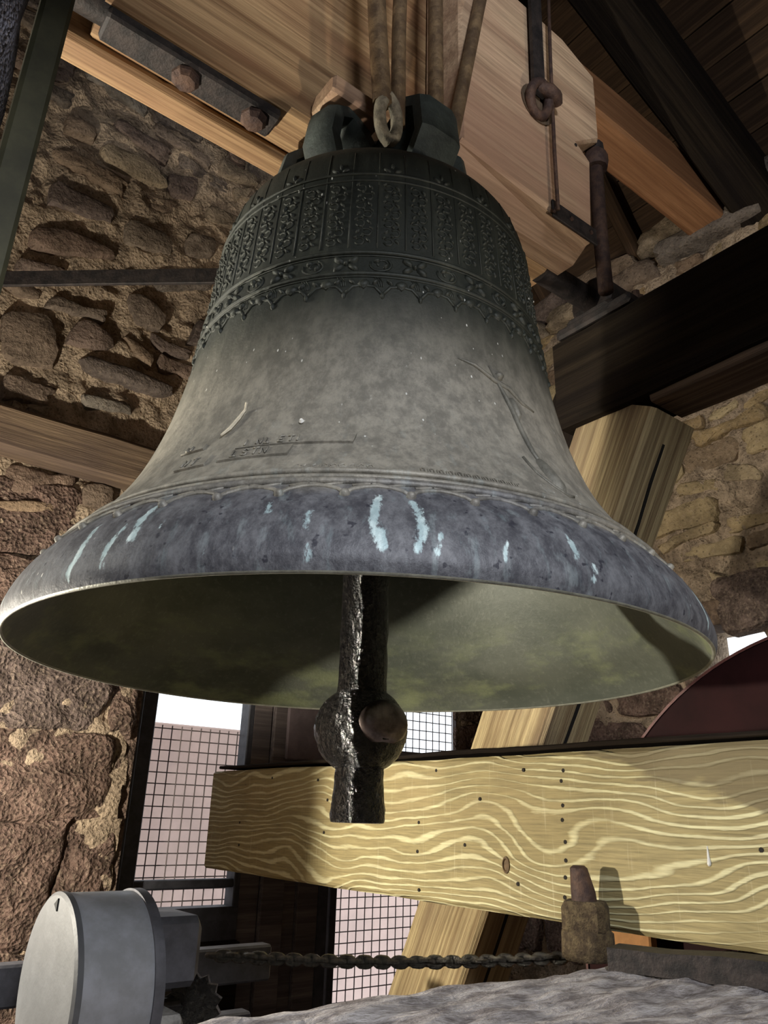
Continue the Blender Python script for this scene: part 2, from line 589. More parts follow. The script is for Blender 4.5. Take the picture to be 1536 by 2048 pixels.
def grid_wall(name, u0, u1, z0, z1, step, holes, place, amp, mat, seed):
    """bumpy mortar face; place(u, z, depth) -> point, depth > 0 towards the room"""
    nu, nz = int((u1 - u0) / step), int((z1 - z0) / step)
    v, f = [], []
    for j in range(nz + 1):
        for i in range(nu + 1):
            u, z = u0 + (u1 - u0) * i / nu, z0 + (z1 - z0) * j / nz
            q = (u + seed, z, seed * 0.7)
            dpt = amp * (fbm(q, 5, 4) * 0.8 + fbm(q, 19, 3) * 0.6)
            v.append(place(u, z, dpt))
    for j in range(nz):
        for i in range(nu):
            cu, cz = u0 + (u1 - u0) * (i + .5) / nu, z0 + (z1 - z0) * (j + .5) / nz
            if any(a <= cu + 0.03 * noise.noise(Vector((cz * 9, cu, 3))) <= b and c <= cz <= d for a, b, c, d in holes):
                continue
            k = j * (nu + 1) + i
            f.append((k, k + 1, k + nu + 2, k + nu + 1))
    return MB().add(v, f).build(name, mat, None, smooth=True)


def stone_mb(poly, place, proud, seed, rough=0.016):
    """rubble stone: outline in wall coordinates, rounded over and lumpy"""
    cu = sum(p[0] for p in poly) / len(poly)
    cz = sum(p[1] for p in poly) / len(poly)
    out = []
    n = len(poly)
    for i in range(n):
        a, b = poly[i], poly[(i + 1) % n]
        m = max(2, min(6, int(math.hypot(b[0] - a[0], b[1] - a[1]) / 0.035)))
        for k in range(m):
            t = k / m
            p = [a[0] + (b[0] - a[0]) * t, a[1] + (b[1] - a[1]) * t]
            w = noise.noise(Vector((p[0] * 17, p[1] * 17, seed))) * 0.012
            if k == 0:      # knock the corner off
                p[0] += (cu - p[0]) * 0.10
                p[1] += (cz - p[1]) * 0.10
            out.append((p[0] + w, p[1] + w * 0.7))
    rings = []
    for s, dp in ((1.0, -0.05), (0.99, proud * 0.35), (0.93, proud * 0.9), (0.72, proud * 1.1), (0.38, proud * 1.15)):
        ring = []
        for (u, z) in out:
            uu, zz = cu + (u - cu) * s, cz + (z - cz) * s
            q = Vector((uu + seed * 3.3, zz, seed))
            e = noise.noise(q * 9) * rough + noise.noise(q * 26) * rough * 0.55
            ring.append(place(uu, zz, dp + (e if dp > 0 else 0)))
        rings.append(ring)
    return MB().loft(rings, True)


def block_mb(poly, place, proud, seed, rough=0.03):
    cu = sum(p[0] for p in poly) / len(poly)
    cz = sum(p[1] for p in poly) / len(poly)
    out = []
    n = len(poly)
    for i in range(n):
        a, b = poly[i], poly[(i + 1) % n]
        m = max(2, int(math.hypot(b[0] - a[0], b[1] - a[1]) / 0.022))
        for k in range(m):
            p = [a[0] + (b[0] - a[0]) * k / m, a[1] + (b[1] - a[1]) * k / m]
            w = noise.noise(Vector((p[0] * 13, p[1] * 13, 5))) * 0.022
            out.append((p[0] + w, p[1] + w * 0.6))
    rings = []
    for k, s in enumerate((1.0, 0.995, 0.97, 0.93, 0.87, 0.80, 0.72, 0.63, 0.54, 0.44, 0.33, 0.22, 0.1)):
        dp = -0.06 if k == 0 else proud * (0.1, 0.55, 0.8, 0.95, 1, 1, 1, 1, 1, 1, 1, 1)[k - 1]
        ring_ = []
        for (u, z) in out:
            uu, zz = cu + (u - cu) * s, cz + (z - cz) * s
            q = Vector((uu, zz, seed * 0.05))
            e = noise.noise(q * 6) * rough + noise.noise(q * 17) * rough * 0.7 + noise.noise(q * 41) * rough * 0.45
            ring_.append(place(uu, zz, dp + (e if k else 0)))
        rings.append(ring_)
    return MB().loft(rings, True)


def block_fill(parent, place, u0, u1, z0, z1, rows, rg, mat, name, proud=(0.012, 0.03)):
    nz = len(rows)
    z = z0
    for h in rows:
        u = u0 - rg.uniform(0, 0.25)
        while u < u1:
            L = rg.uniform(0.28, 0.62)
            e = min(u + L, u1)
            if e - max(u, u0 - 0.3) > 0.07:
                j = lambda s=0.03: rg.uniform(-s, s)
                a, b = u + 0.003, (e - 0.003 if e < u1 else u1)
                jl = 0.0 if e >= u1 else 1.0
                poly = [(a + j(), z + j(.015)), ((a + b) / 2, z + j(.025)), (b + j() * jl, z + j(.015)), (b + j(.03) * jl, z + h / 2), (b + j() * jl, z + h + j(.015)), ((a + b) / 2, z + h + j(.025)), (a + j(), z + h + j(.015)), (a + j(.03), z + h / 2)]
                block_mb(poly, place, rg.uniform(*proud), rg.uniform(0, 90)).build(name, mat, parent, smooth=50)
            u = e
        z += h


def rubble_fill(parent, place, u0, u1, z0, z1, holes, taken, rg, hmin, hmax, lmin, lmax, mat, skip=0.1, proud=(0.006, 0.035), gap=0.012, limit=280, name='stone'):
    z = z0
    cnt = 0
    while z < z1:
        h = rg.uniform(hmin, hmax)
        u = u0 - rg.uniform(0, lmax)
        while u < u1:
            L = rg.uniform(lmin, lmax) * (0.7 + 0.6 * h / hmax)
            a, b, c, d = u + gap, u + L - gap, z + gap * rg.uniform(0.4, 1.6), z + h - gap * rg.uniform(0.2, 1.6)
            u += L
            mu, mz = (a + b) / 2, (c + d) / 2
            if b < u0 or a > u1 or rg.random() < skip:
                continue
            if any(b > q[0] - 0.02 and a < q[1] + 0.02 and d > q[2] - 0.02 and c < q[3] + 0.02 for q in holes):
                if any(q[0] - 0.02 < mu < q[1] + 0.02 and q[2] - 0.02 < mz < q[3] + 0.02 for q in holes):
                    continue
                for q in holes:      # trim at the opening
                    if c < q[3] and d > q[2]:
                        if mu < q[0]:
                            b = min(b, q[0] - 0.005)
                        elif mu > q[1]:
                            a = max(a, q[1] + 0.005)
                if b - a < 0.04:
                    continue
            if any(b > q[0] and a < q[1] and d > q[2] and c < q[3] for q in taken):
                continue
            if cnt >= limit:
                return
            j = lambda s=0.016: rg.uniform(-s, s)
            sl = rg.uniform(-0.03, 0.03)
            poly = [(a + j(), c + j() - sl), ((a + b) / 2 + j(.04), c + j(.01)), (b + j(), c + j() + sl), (b + j(.02), (c + d) / 2 + j()), (b + j(.03), d + j() + sl),
                    ((a + b) / 2 + j(.05), d + j(.012)), (a + j(.03), d + j() - sl)]
            pl = lambda uu, zz, dd: place(uu - mu + mu, zz, dd)
            o = stone_mb(poly, pl, rg.uniform(*proud), rg.uniform(0, 90)).build(name, mat, parent, smooth=45)
            cnt += 1
        z += h


# --- window wall (left in the picture) ---
def pl_left(u, z, dd):
    return (u, YW - dd, z)


WIN = (0.30, 2.04, -1.0, 0.85)
wall_l = struct(grid_wall('wall_left', -2.4, XW + 0.05, FLOOR, 4.2, 0.017, [WIN], pl_left, 0.034, M['mortar'], 1.0), 'rubble stone wall with thick crumbling lime mortar')
# named stones read off the photograph, in wall coordinates
hand_left = [
    [(0, 625), (95, 628), (118, 690), (108, 745), (0, 722)],
    [(140, 655), (165, 640), (218, 668), (232, 700), (190, 708), (125, 690)],
    [(252, 588), (300, 600), (332, 640), (322, 668), (262, 645)],
    [(160, 712), (300, 760), (352, 785), (330, 800), (215, 765), (150, 735)],
    [(392, 640), (440, 655), (425, 700), (372, 690)],
    [(155, 790), (255, 810), (262, 835), (165, 815)],
    [(130, 235), (195, 262), (190, 290), (120, 268)],
    [(205, 285), (300, 330), (340, 380), (290, 372), (195, 318)],
    [(100, 360), (230, 425), (225, 455), (92, 408)],
    [(330, 350), (395, 365), (388, 405), (335, 392)],
    [(60, 455), (160, 470), (240, 520), (150, 520), (55, 500)],
    [(250, 440), (345, 480), (340, 520), (245, 490)],
    [(370, 470), (430, 480), (425, 520), (365, 515)],
    [(300, 545), (420, 548), (425, 585), (310, 582)],
    [(30, 520), (130, 545), (120, 556), (25, 548)],
]
taken_l = []
for i, pxs in enumerate(hand_left):
    poly = [(lambda q: (q.x, q.z))(on(a, b, y=YW)) for a, b in pxs]
    us, zs = [p[0] for p in poly], [p[1] for p in poly]
    taken_l.append((min(us), max(us), min(zs), max(zs)))
    stone_mb(poly, pl_left, 0.035 if i != 3 else 0.05, i * 5.1, 0.01).build('stone', M['stone'], wall_l, smooth=45)
rubble_fill(wall_l, pl_left, -0.85, 2.3, 1.05, 3.6, [WIN], taken_l, random.Random(3), 0.06, 0.15, 0.10, 0.36, M['stone'], 0.22, limit=265)
block_fill(wall_l, pl_left, -0.75, 0.30, -0.80, 1.2, (0.34, 0.42, 0.30, 0.36, 0.28, 0.30), random.Random(8), M['tufa'], 'tufa_block')
rubble_fill(wall_l, pl_left, 2.04, 2.34, -0.9, 1.05, [WIN], [], random.Random(5), 0.10, 0.22, 0.12, 0.3, M['tufa'], 0.0, (0.01, 0.03), 0.006, limit=30, name='tufa_block')
# reveals of the opening
rev = MB()
rev.box((0.26, YW + 0.01, -1.0), (0.33, YW + 0.42, 0.87))
rev.loft([[(2.04, YW + 0.01, z), (2.34, YW + 0.01, z), (2.60, YW + 0.42, z), (2.49, YW + 0.42, z)] for z in (-1.0, 0.87)])
rev.box((0.26, YW + 0.01, 0.84), (2.6, YW + 0.42, 1.0))
rev.box((0.26, YW + 0.01, -1.15), (2.6, YW + 0.42, -0.99))
rv = rev.build('window_reveal', M['tufa'], wall_l)
bk = MB()
bk.box((-2.4, YW + 0.05, FLOOR), (0.27, YW + 0.4, 3.0)).loft([[(2.36, YW + 0.05, z), (2.9, YW + 0.05, z), (2.9, YW + 0.4, z), (2.60, YW + 0.4, z)] for z in (FLOOR, 3.0)])
bk.box((-2.4, YW + 0.05, 3.0), (2.9, YW + 0.4, 7.0)).box((0.2, YW + 0.05, 0.98), (2.4, YW + 0.4, 3.0)).box((0.2, YW + 0.05, FLOOR), (2.4, YW + 0.4, -1.1))
bk.build('wall_core', M['mortar'], wall_l)


# --- right-hand wall ---
def pl_right(u, z, dd):
    return (XW - dd, u, z)


WIN3 = (0.05, 0.76, 0.60, 0.84)
wall_r = struct(grid_wall('wall_right', -2.4, YW + 0.05, FLOOR, 2.86, 0.016, [WIN3], pl_right, 0.034, M['mortar'], 5.0), 'rubble wall beside the bell frame, warm light put into its stone colour')
rubble_fill(wall_r, pl_right, -0.9, 1.9, 0.95, 2.72, [WIN3], [], random.Random(21), 0.07, 0.16, 0.14, 0.42, M['lit_ochre'], 0.18, limit=170)
rubble_fill(wall_r, pl_right, -0.6, 1.9, -0.6, 0.95, [WIN3], [], random.Random(22), 0.14, 0.26, 0.16, 0.4, M['tufa'], 0.05, (0.015, 0.05), 0.004, limit=80, name='tufa_block')
rubble_fill(wall_r, pl_right, -0.9, 1.9, 2.72, 2.86, [WIN3], [], random.Random(23), 0.13, 0.14, 0.2, 0.5, M['stone'], 0.0, (0.05, 0.10), 0.008, limit=20)
bk = MB()
for (a, b, c, d) in ((-2.4, WIN3[0], FLOOR, 2.86), (WIN3[1], YW + 0.04, FLOOR, 2.86), (WIN3[0], WIN3[1], WIN3[3], 2.86), (WIN3[0], WIN3[1], FLOOR, WIN3[2])):
    bk.box((XW + 0.03, a, c), (XW + 0.35, b, d))
bk.build('wall_core', M['mortar'], wall_r)

# --- walls behind the photographer; a tall opening lets the daylight in ---
wr = MB()
for (a, b, c, d) in ((-2.4, -1.6, FLOOR, 3.0), (-0.4, 2.75, FLOOR, 3.0), (-1.6, -0.4, FLOOR, 0.45), (-1.6, -0.4, 2.25, 3.0), (-2.75, 2.75, 3.0, 7.0)):
    wr.box((a, -2.75, c), (b, -2.4, d))
struct(wr.build('wall_rear', M['stone']), 'stone wall behind the photographer with a tall opening')
ws = MB()
for (a, b, c, d) in ((-2.75, 0.97, FLOOR, 3.0), (1.57, 2.4, FLOOR, 3.0), (0.97, 1.57, FLOOR, 0.95), (0.97, 1.57, 1.65, 3.0)):
    ws.box((-2.75, a, c), (-2.4, b, d))
struct(ws.build('wall_side', M['stone']), 'plain stone wall on the near left side')

fl = struct(MB().box((-2.7, -2.7, FLOOR - 0.12), (2.7, 2.3, FLOOR - 0.03)).build('floor', M['black_oak']), 'dusty plank floor of the belfry')
pk = None
for i in range(24):
    x0 = -2.4 + i * 0.2
    if pk is None:
        pk = MB().box((0, -2.4, -0.03), (0.194, 1.95, 0.0)).build('floor_plank', M['floorw'], fl, loc=(x0, 0, FLOOR))
    else:
        inst(pk, 'floor_plank', fl, (x0, 0, FLOOR))

# --- roof: boarded slopes on rafters ---
ceil = struct(empty('ceiling'), 'dark boarded spire roof seen from below')
SL = math.radians(52)
bd = timber_mb(5.2, 0.022, 0.185, 1, 0.003, 0.003, 0.3)
bd_o = None


def slope_boards(n, base, along, inward, tag_):
    global bd_o
    a, inn = Vector(along), Vector(inward)
    up = (inn * math.cos(SL) + Vector((0, 0, 1)) * math.sin(SL))
    nrm = a.cross(up)
    for i in range(n):
        p = Vector(base) + up * (0.19 * i + 0.09) + nrm * (0.006 * (i % 2))
        m = Matrix(((a.x, nrm.x, up.x, p.x), (a.y, nrm.y, up.y, p.y), (a.z, nrm.z, up.z, p.z), (0, 0, 0, 1)))
        if bd_o is None:
            o = bd_o = bd.build('roof_board', M['roofwood'], ceil, smooth=30)
        else:
            o = inst(bd_o, 'roof_board', ceil)
        o.matrix_world = m


slope_boards(24, (2.62, -2.6, 2.72), (0, 1, 0), (-1, 0, 0), 'r')
cs, sn = math.cos(SL), math.sin(SL)
sh = MB()
sh.add([(2.72, -2.8, 2.62), (2.72, 2.6, 2.62), (2.72 - 5.2 * cs, 2.6, 2.62 + 5.2 * sn), (2.72 - 5.2 * cs, -2.8, 2.62 + 5.2 * sn)], [(0, 1, 2, 3)])
sh.add([(-2.78, -2.8, 2.85), (-2.78, 2.6, 2.85), (-0.3, 2.6, 6.9), (-0.3, -2.8, 6.9)], [(0, 1, 2, 3)])
sh.build('roof_sheathing', M['black_oak'], ceil)
for i, y in enumerate((-1.05, -0.42, 0.78, 1.4)):
    r = timber('roof_rafter', (2.50, y, 2.80), (2.50 - 3.4 * cs, y, 2.80 + 3.4 * sn), 0.09, 0.13, M['roofwood'], None, 30 + i)
    tag(r, ['dark rafter nearest the photographer under the roof boards', 'brown rafter at the top right corner of the roof', 'dark rafter behind the bell headstock end', 'dark rafter closest to the wall corner'][i], 'rafter', 'roof rafters')
pr0 = Vector((2.42, 0.10, 2.80))
pr1 = on(1178, -60, y=0.14)
r = timber('principal_rafter', pr0, pr0 + (pr1 - pr0) * 1.7, 0.20, 0.24, M['black_oak'], None, 41)
tag(r, 'heavy black principal rafter rising from the top of the right wall', 'rafter')
r = timber('roof_tie_beam', (0.30, 0.33, 2.88), (2.5, 0.33, 2.88), 0.19, 0.22, M['tie'], None, 42)
tag(r, 'orange brown tie beam resting on the right wall behind the headstock', 'beam')
r = timber('wall_plate', (2.42, -2.3, 2.90), (2.42, 1.9, 2.90), 0.14, 0.10, M['roofwood'], None, 43)
tag(r, 'dark timber plate lying along the top of the right wall', 'beam')

# --- window in the left wall: steel frames, wire mesh, boards ---
YF = 2.10
w1 = struct(empty('window_1', (0.44, YF, -0.27)), 'wire mesh window left of the dark boards')
w2 = struct(empty('window_2', (1.41, YF, -0.95)), 'wire mesh window right of the dark boards')


def wpart(w, name, a, b, mat, bev=0.004):
    L = w.location
    return MB().box((a[0] - L.x, a[1] - L.y, a[2] - L.z), (b[0] - L.x, b[1] - L.y, b[2] - L.z), bev).build(name, mat, w)


wpart(w1, 'frame_post', (0.375, YF - 0.03, -0.5), (0.442, YF + 0.05, 0.84), M['steel'])
wpart(w1, 'frame_post', (0.335, YF - 0.06, -0.99), (0.372, YF + 0.02, 0.84), M['steel'])
wpart(w1, 'frame_post', (0.875, YF - 0.03, -0.5), (0.905, YF + 0.05, 0.84), M['steel'])
wpart(w1, 'transom', (0.44, YF - 0.02, -0.295), (0.88, YF + 0.03, -0.262), M['steel'])
wpart(w1, 'bottom_rail', (0.40, YF - 0.04, -0.50), (0.90, YF + 0.05, -0.365), M['steel'])
wpart(w2, 'frame_post', (1.30, YF - 0.03, -0.98), (1.355, YF + 0.05, 0.84), M['steel'])
wpart(w2, 'frame_post', (1.375, YF - 0.02, -0.98), (1.41, YF + 0.04, 0.84), M['steel'])
wpart(w2, 'frame_post', (2.185, YF - 0.03, -0.98), (2.24, YF + 0.05, 0.84), M['winwood'])
wpart(w2, 'transom', (1.41, YF - 0.02, 0.25), (2.19, YF + 0.03, 0.315), M['winwood'])
wpart(w2, 'bottom_rail', (1.41, YF - 0.04, -0.99), (2.19, YF + 0.05, -0.93), M['steel'])


def mesh_wires(w, x0, x1, z0, z1, pitch, rad=0.0026):
    L = w.location
    vm = MB().tube([(0, 0, 0), (0, 0, z1 - z0)], rad, 6)
    hm = MB().tube([(0, 0, 0), (x1 - x0, 0, 0)], rad, 6)
    vo = ho = None
    x = x0 + pitch * 0.5
    while x < x1:
        lc = (x - L.x, 0.052, z0 - L.z)
        vo = vm.build('mesh_wire', M['wire'], w, loc=lc) if vo is None else (inst(vo, 'mesh_wire', w, lc) and vo)
        x += pitch
    z = z0 + pitch * 0.5
    while z < z1:
        lc = (x0 - L.x, 0.057, z - L.z)
        ho = hm.build('mesh_wire', M['wire'], w, loc=lc) if ho is None else (inst(ho, 'mesh_wire', w, lc) and ho)
        z += pitch


mesh_wires(w1, 0.44, 0.88, -0.37, 0.34, 0.045)
mesh_wires(w2, 1.41, 2.19, -0.95, 0.82, 0.047)
# dark boards between the two openings, each its own plank
bp = empty('board_pier', (0.90, YF - 0.05, -0.99), 'dark vertical boards standing between the two mesh windows', 'boarding')
xs = [0.90, 1.00, 1.115, 1.19, 1.30]
for i in range(4):
    MB().box((xs[i] - 0.9, (0.02, 0.0, 0.03, 0.015)[i], 0), (xs[i + 1] - 0.9 - 0.004, 0.06, 1.83), 0.004).build('board', M['winwood'], bp)
MB().box((0.16, -0.02, 1.22), (0.42, 0.0, 1.83), 0.005).build('patch_panel', plain('grey_purple_panel', (0.20, 0.155, 0.16), 0.8, 0, 0.35, 9, 0.3), bp)
# slatted panel below window 1
lp = empty('louvre_panel', (0.34, YF - 0.06, -0.99), 'black slatted panel under the left mesh window, light in its gaps', 'louvre')
for i in range(5):
    MB().box((0, 0, 0.0 + i * 0.105), (0.56, 0.03, 0.083 + i * 0.105), 0.004).build('slat', M['black_oak'], lp)
MB().box((0.0, -0.02, 0), (0.06, 0.0, 0.5), 0.003).build('stile', M['black_oak'], lp)
MB().box((0.42, -0.02, 0), (0.56, 0.0, 0.5), 0.003).build('stile', M['black_oak'], lp)
# outside: pale parapets lit by the sky
z_p = on(400, 1452, y=4.3).z
p = MB().box((-1.0, 4.3, -3.2), (2.75, 4.6, z_p), 0.01).build('parapet', M['pink'])
tag(p, 'pale pink rendered parapet outside the left mesh window', 'wall')
p = MB().box((2.8, 4.3, -3.2), (7.0, 4.6, 0.15), 0.01).build('parapet', M['pink'])
tag(p, 'lower pale parapet outside the right mesh window', 'wall')

# small opening with broken timber in the right-hand wall
w3 = struct(empty('window_3', (XW, 0.33, 0.60)), 'small bright opening low in the right wall')
MB().box((-0.02, -0.46, 0.22), (0.16, 0.62, 0.33), 0.006).build('lintel', M['old'], w3)
MB().tube([(0.06, 0.02, -0.01), (0.06, 0.12, 0.26)], 0.016, 6).build('stick', M['old'], w3)
MB().tube([(0.10, -0.12, -0.01), (0.10, -0.16, 0.26)], 0.02, 6).build('stick', M['old'], w3)

# ------------------------------------------------------------------ the bell
ZR = 0.249
OUT = [(0.0, 0.600), (0.012, 0.604), (0.045, 0.598), (0.085, 0.578), (0.13, 0.540), (0.17, 0.505), (0.254, 0.448), (0.36, 0.405), (0.4875, 0.374), (0.636, 0.351),
       (0.784, 0.338), (0.86, 0.329), (0.911, 0.315), (0.945, 0.290), (0.968, 0.255), (0.985, 0.20), (0.995, 0.12), (1.0, 0.02)]
INN = [(0.0, 0.594), (0.02, 0.580), (0.045, 0.553), (0.065, 0.528), (0.10, 0.500), (0.15, 0.468), (0.22, 0.430), (0.33, 0.388), (0.46, 0.352), (0.6, 0.325), (0.75, 0.305), (0.84, 0.285), (0.895, 0.22), (0.915, 0.12), (0.92, 0.01)]


def pchip(tab, n):
    z = np.array([p[0] for p in tab])
    r = np.array([p[1] for p in tab])
    s = np.concatenate([[0], np.cumsum(np.hypot(np.diff(z), np.diff(r)))])
    t = np.linspace(0, s[-1], n)

    def cat(y):
        m = np.gradient(y, s)
        k = np.clip(np.searchsorted(s, t, side='right') - 1, 0, len(s) - 2)
        h = s[k + 1] - s[k]
        u = (t - s[k]) / h
        return ((2 * u**3 - 3 * u**2 + 1) * y[k] + (u**3 - 2 * u**2 + u) * h * m[k] + (-2 * u**3 + 3 * u**2) * y[k + 1] + (u**3 - u**2) * h * m[k + 1])
    return cat(z), np.maximum(cat(r), 0.004)


oz, orr = pchip(OUT, 130)
iz, irr = pchip(INN, 70)
BC = Vector((-0.6018, -0.7986, 0))      # from the axis towards the camera
BR = Vector((0.7986, -0.6018, 0))       # to the right as the camera sees it


def r_out(z):
    return float(np.interp(z, oz[:112], orr[:112]))


def bsurf(phi, z, off=0.0):
    """point on the outer face at azimuth phi (0 = towards the camera, + = right) and height z, `off` proud"""
    r = r_out(z)
    e = 0.004
    dr = (r_out(z + e) - r_out(z - e)) / (2 * e)
    k = 1 / math.sqrt(1 + dr * dr)
    rr, zz = r + off * k, z - off * dr * k
    d = BC * math.cos(phi) + BR * math.sin(phi)
    return Vector((d.x * rr, d.y * rr, zz))


bell = empty('church_bell', (0, 0, ZR), 'large bronze church bell with floral friezes hanging mouth down', 'bell')
SEG = 720
STREAKS = [(-0.62, 0.005, 0.10, 0.012, 1.0), (-0.52, 0.01, 0.085, 0.010, .8), (-0.47, 0.045, 0.115, 0.014, 1.0), (-0.40, 0.03, 0.09, .010, .5), (-0.17, 0.07, 0.10, 0.010, .6), (-0.085, 0.0, 0.085, .012, .6), (0.045, 0.03, 0.112, 0.012, 1.0),
           (0.055, 0.02, 0.06, 0.012, 1.0), (0.13, 0.02, 0.105, 0.016, .8), (0.165, 0.01, 0.06, 0.010, .8), (0.30, 0.02, 0.055, 0.005, .9), (0.46, 0.03, 0.08, 0.012, .8), (0.50, 0.015, 0.045, .012, .7), (0.98, 0.005, 0.07, 0.012, 1.0), (0.85, 0.02, 0.05, 0.006, .6),
           (-0.80, 0.02, 0.09, .018, .5), (-1.0, .01, .1, .02, .5), (-0.28, .0, .1, .01, .35)]


def shell(name, zz, rr, mat, parent, outer):
    n = len(zz)
    ph = np.linspace(0, 2 * np.pi, SEG, endpoint=False)
    v = []
    for i in range(n):
        for a in ph:
            d = BC * math.cos(a) + BR * math.sin(a)
            v.append((d.x * rr[i], d.y * rr[i], zz[i]))
    f = []
    for i in range(n - 1):
        for j in range(SEG):
            k = (j + 1) % SEG
            f.append((i * SEG + j, i * SEG + k, (i + 1) * SEG + k, (i + 1) * SEG + j))
    f.append(tuple((n - 1) * SEG + j for j in range(SEG)))
    me = bpy.data.meshes.new(name)
    me.from_pydata(v, [], f)
    me.materials.append(mat)
    me.polygons.foreach_set('use_smooth', [True] * len(me.polygons))
    at = me.attributes.new('height', 'FLOAT', 'POINT')
    at.data.foreach_set('value', np.repeat(np.asarray(zz, dtype=np.float32), SEG))
    if outer:
        A, Z = np.meshgrid(((ph + np.pi) % (2 * np.pi)) - np.pi, np.asarray(zz))
        S = np.zeros_like(A)
        for (p0, z0, z1, w, k) in STREAKS:
            mid, half = (z0 + z1) / 2, (z1 - z0) / 2
            wig = 0.006 * np.sin(Z * 90 + p0 * 40)
            S = np.maximum(S, k * np.exp(-((A - p0 + wig) / (w * 0.95))**2) * np.clip(1.4 - (np.abs(Z - mid) / half)**3, 0, 1))
        at = me.attributes.new('streak', 'FLOAT', 'POINT')
        at.data.foreach_set('value', S.astype(np.float32).ravel())
    me.update()
    o = bpy.data.objects.new(name, me)
    C.objects.link(o)
    o.parent = parent
    return o


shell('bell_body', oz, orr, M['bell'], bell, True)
shell('bell_interior', iz, irr, M['inside'], bell, False)
lipm = MB()
ring_o, ring_i = [], []
rings = []
for r_, z_ in ((0.600, 0.0), (0.598, -0.003), (0.596, -0.003), (0.594, 0.0)):
    rings.append([tuple((BC * math.cos(2 * PI * j / SEG) + BR * math.sin(2 * PI * j / SEG)) * r_ + Vector((0, 0, z_))) for j in range(SEG)])
lipm.loft(rings, False).build('lip_edge', plain('worn_pale_bronze_edge', (0.34, 0.34, 0.28), 0.5, 0.3, 0.3, 40, 0.2), bell, smooth=True)


def ring(z, rad, name='moulding_ring'):
    m = MB()
    m.tube([bsurf(2 * PI * j / 240, z, rad * 0.2) for j in range(240)] + [bsurf(0, z, rad * 0.2)], rad, 6, False)
    return set_h(m.build(name, M['bell'], bell, smooth=True), z)


def set_h(o, z):
    at = o.data.attributes.new('height', 'FLOAT', 'POINT')
    at.data.foreach_set('value', np.full(len(o.data.vertices), z, dtype=np.float32))
    return o


for z_, r_ in ((0.643, 0.0042), (0.636, 0.002), (0.594, 0.0045), (0.588, 0.002), (0.835, 0.003), (0.818, 0.0024), (0.158, 0.0050), (0.146, 0.0035), (0.134, 0.0055)):
    ring(z_, r_)


def stroke(m, phi0, z0, pts, rad, off=0.0):
    """raised line on the bell; pts are (across m, up m) from phi0, z0"""
    P = []
    for k, (s, h) in enumerate(pts):
        z = z0 + h
        P.append(bsurf(phi0 + s / r_out(z), z, off))
    m.tube(P, rad, 5)


def arc(cx, cy, r, a0, a1, n=7, ry=None):
    ry = ry or r
    return [(cx + r * math.cos(math.radians(a0 + (a1 - a0) * i / n)), cy + ry * math.sin(math.radians(a0 + (a1 - a0) * i / n))) for i in range(n + 1)]


def leaf(m, phi0, z0, cx, cy, L, W, ang, hgt=0.004):
    ca, sa = math.cos(ang), math.sin(ang)
    n = 8
    P = [(0, 0)]
    prof = [(math.cos(2 * PI * i / n) * L / 2, math.sin(2 * PI * i / n) * W / 2) for i in range(n)]
    v = []
    for s, off in ((1.0, -0.001), (0.75, hgt * 0.75), (0.3, hgt)):
        for x, y in prof:
            X, Y = cx + (x * ca - y * sa) * s, cy + (x * sa + y * ca) * s
            v.append(bsurf(phi0 + X / r_out(z0 + Y), z0 + Y, off))
    f = []
    for i in range(2):
        for j in range(n):
            k = (j + 1) % n
            f.append((i * n + j, i * n + k, (i + 1) * n + k, (i + 1) * n + j))
    f.append(tuple(2 * n + j for j in range(n)))
    m.add(v, f)


# upper frieze: arabesque panels between thin upright lines
rg = random.Random(5)
NP = 44
for i in range(NP):
    p0 = 2 * PI * i / NP + 0.03
    m = MB()
    stroke(m, p0, 0, [(0.0, 0.655), (0.0, 0.74), (0.0, 0.80), (0.0, 0.86), (0.0, 0.90)], 0.0018)
    set_h(m.build('frieze_line', M['bell'], bell, smooth=True), 0.8)
    pc = p0 + PI / NP
    m = MB()
    wv = 0.015
    for k in range(7):
        zb = 0.662 + k * 0.0215
        sgn = 1 if k % 2 else -1
        stroke(m, pc, zb, arc(sgn * 0.006, 0.008, 0.008, -160, 140, 6), 0.0022)
        leaf(m, pc, zb, -sgn * 0.009, 0.010, 0.014, 0.007, sgn * 0.9)
        leaf(m, pc, zb, sgn * 0.013, 0.017, 0.010, 0.005, -sgn * 0.6)
        if k < 6:
            leaf(m, pc, zb, rg.uniform(-.004, .004), 0.020, 0.008, 0.006, rg.uniform(0, 3))
    set_h(m.build('arabesque_panel', M['bell'], bell, smooth=True), 0.75)
# crested tabs above the panels
for i in range(NP // 2):
    pc = 2 * PI * (2 * i) / NP + 0.03 + PI / NP
    m = MB()
    for sx in (-1, 1):
        leaf(m, pc, 0.846, sx * 0.010, 0, 0.018, 0.008, sx * 0.5)
    leaf(m, pc, 0.852, 0, 0.006, 0.008, 0.016, 0)
    set_h(m.build('crest', M['bell'], bell, smooth=True), 0.85)

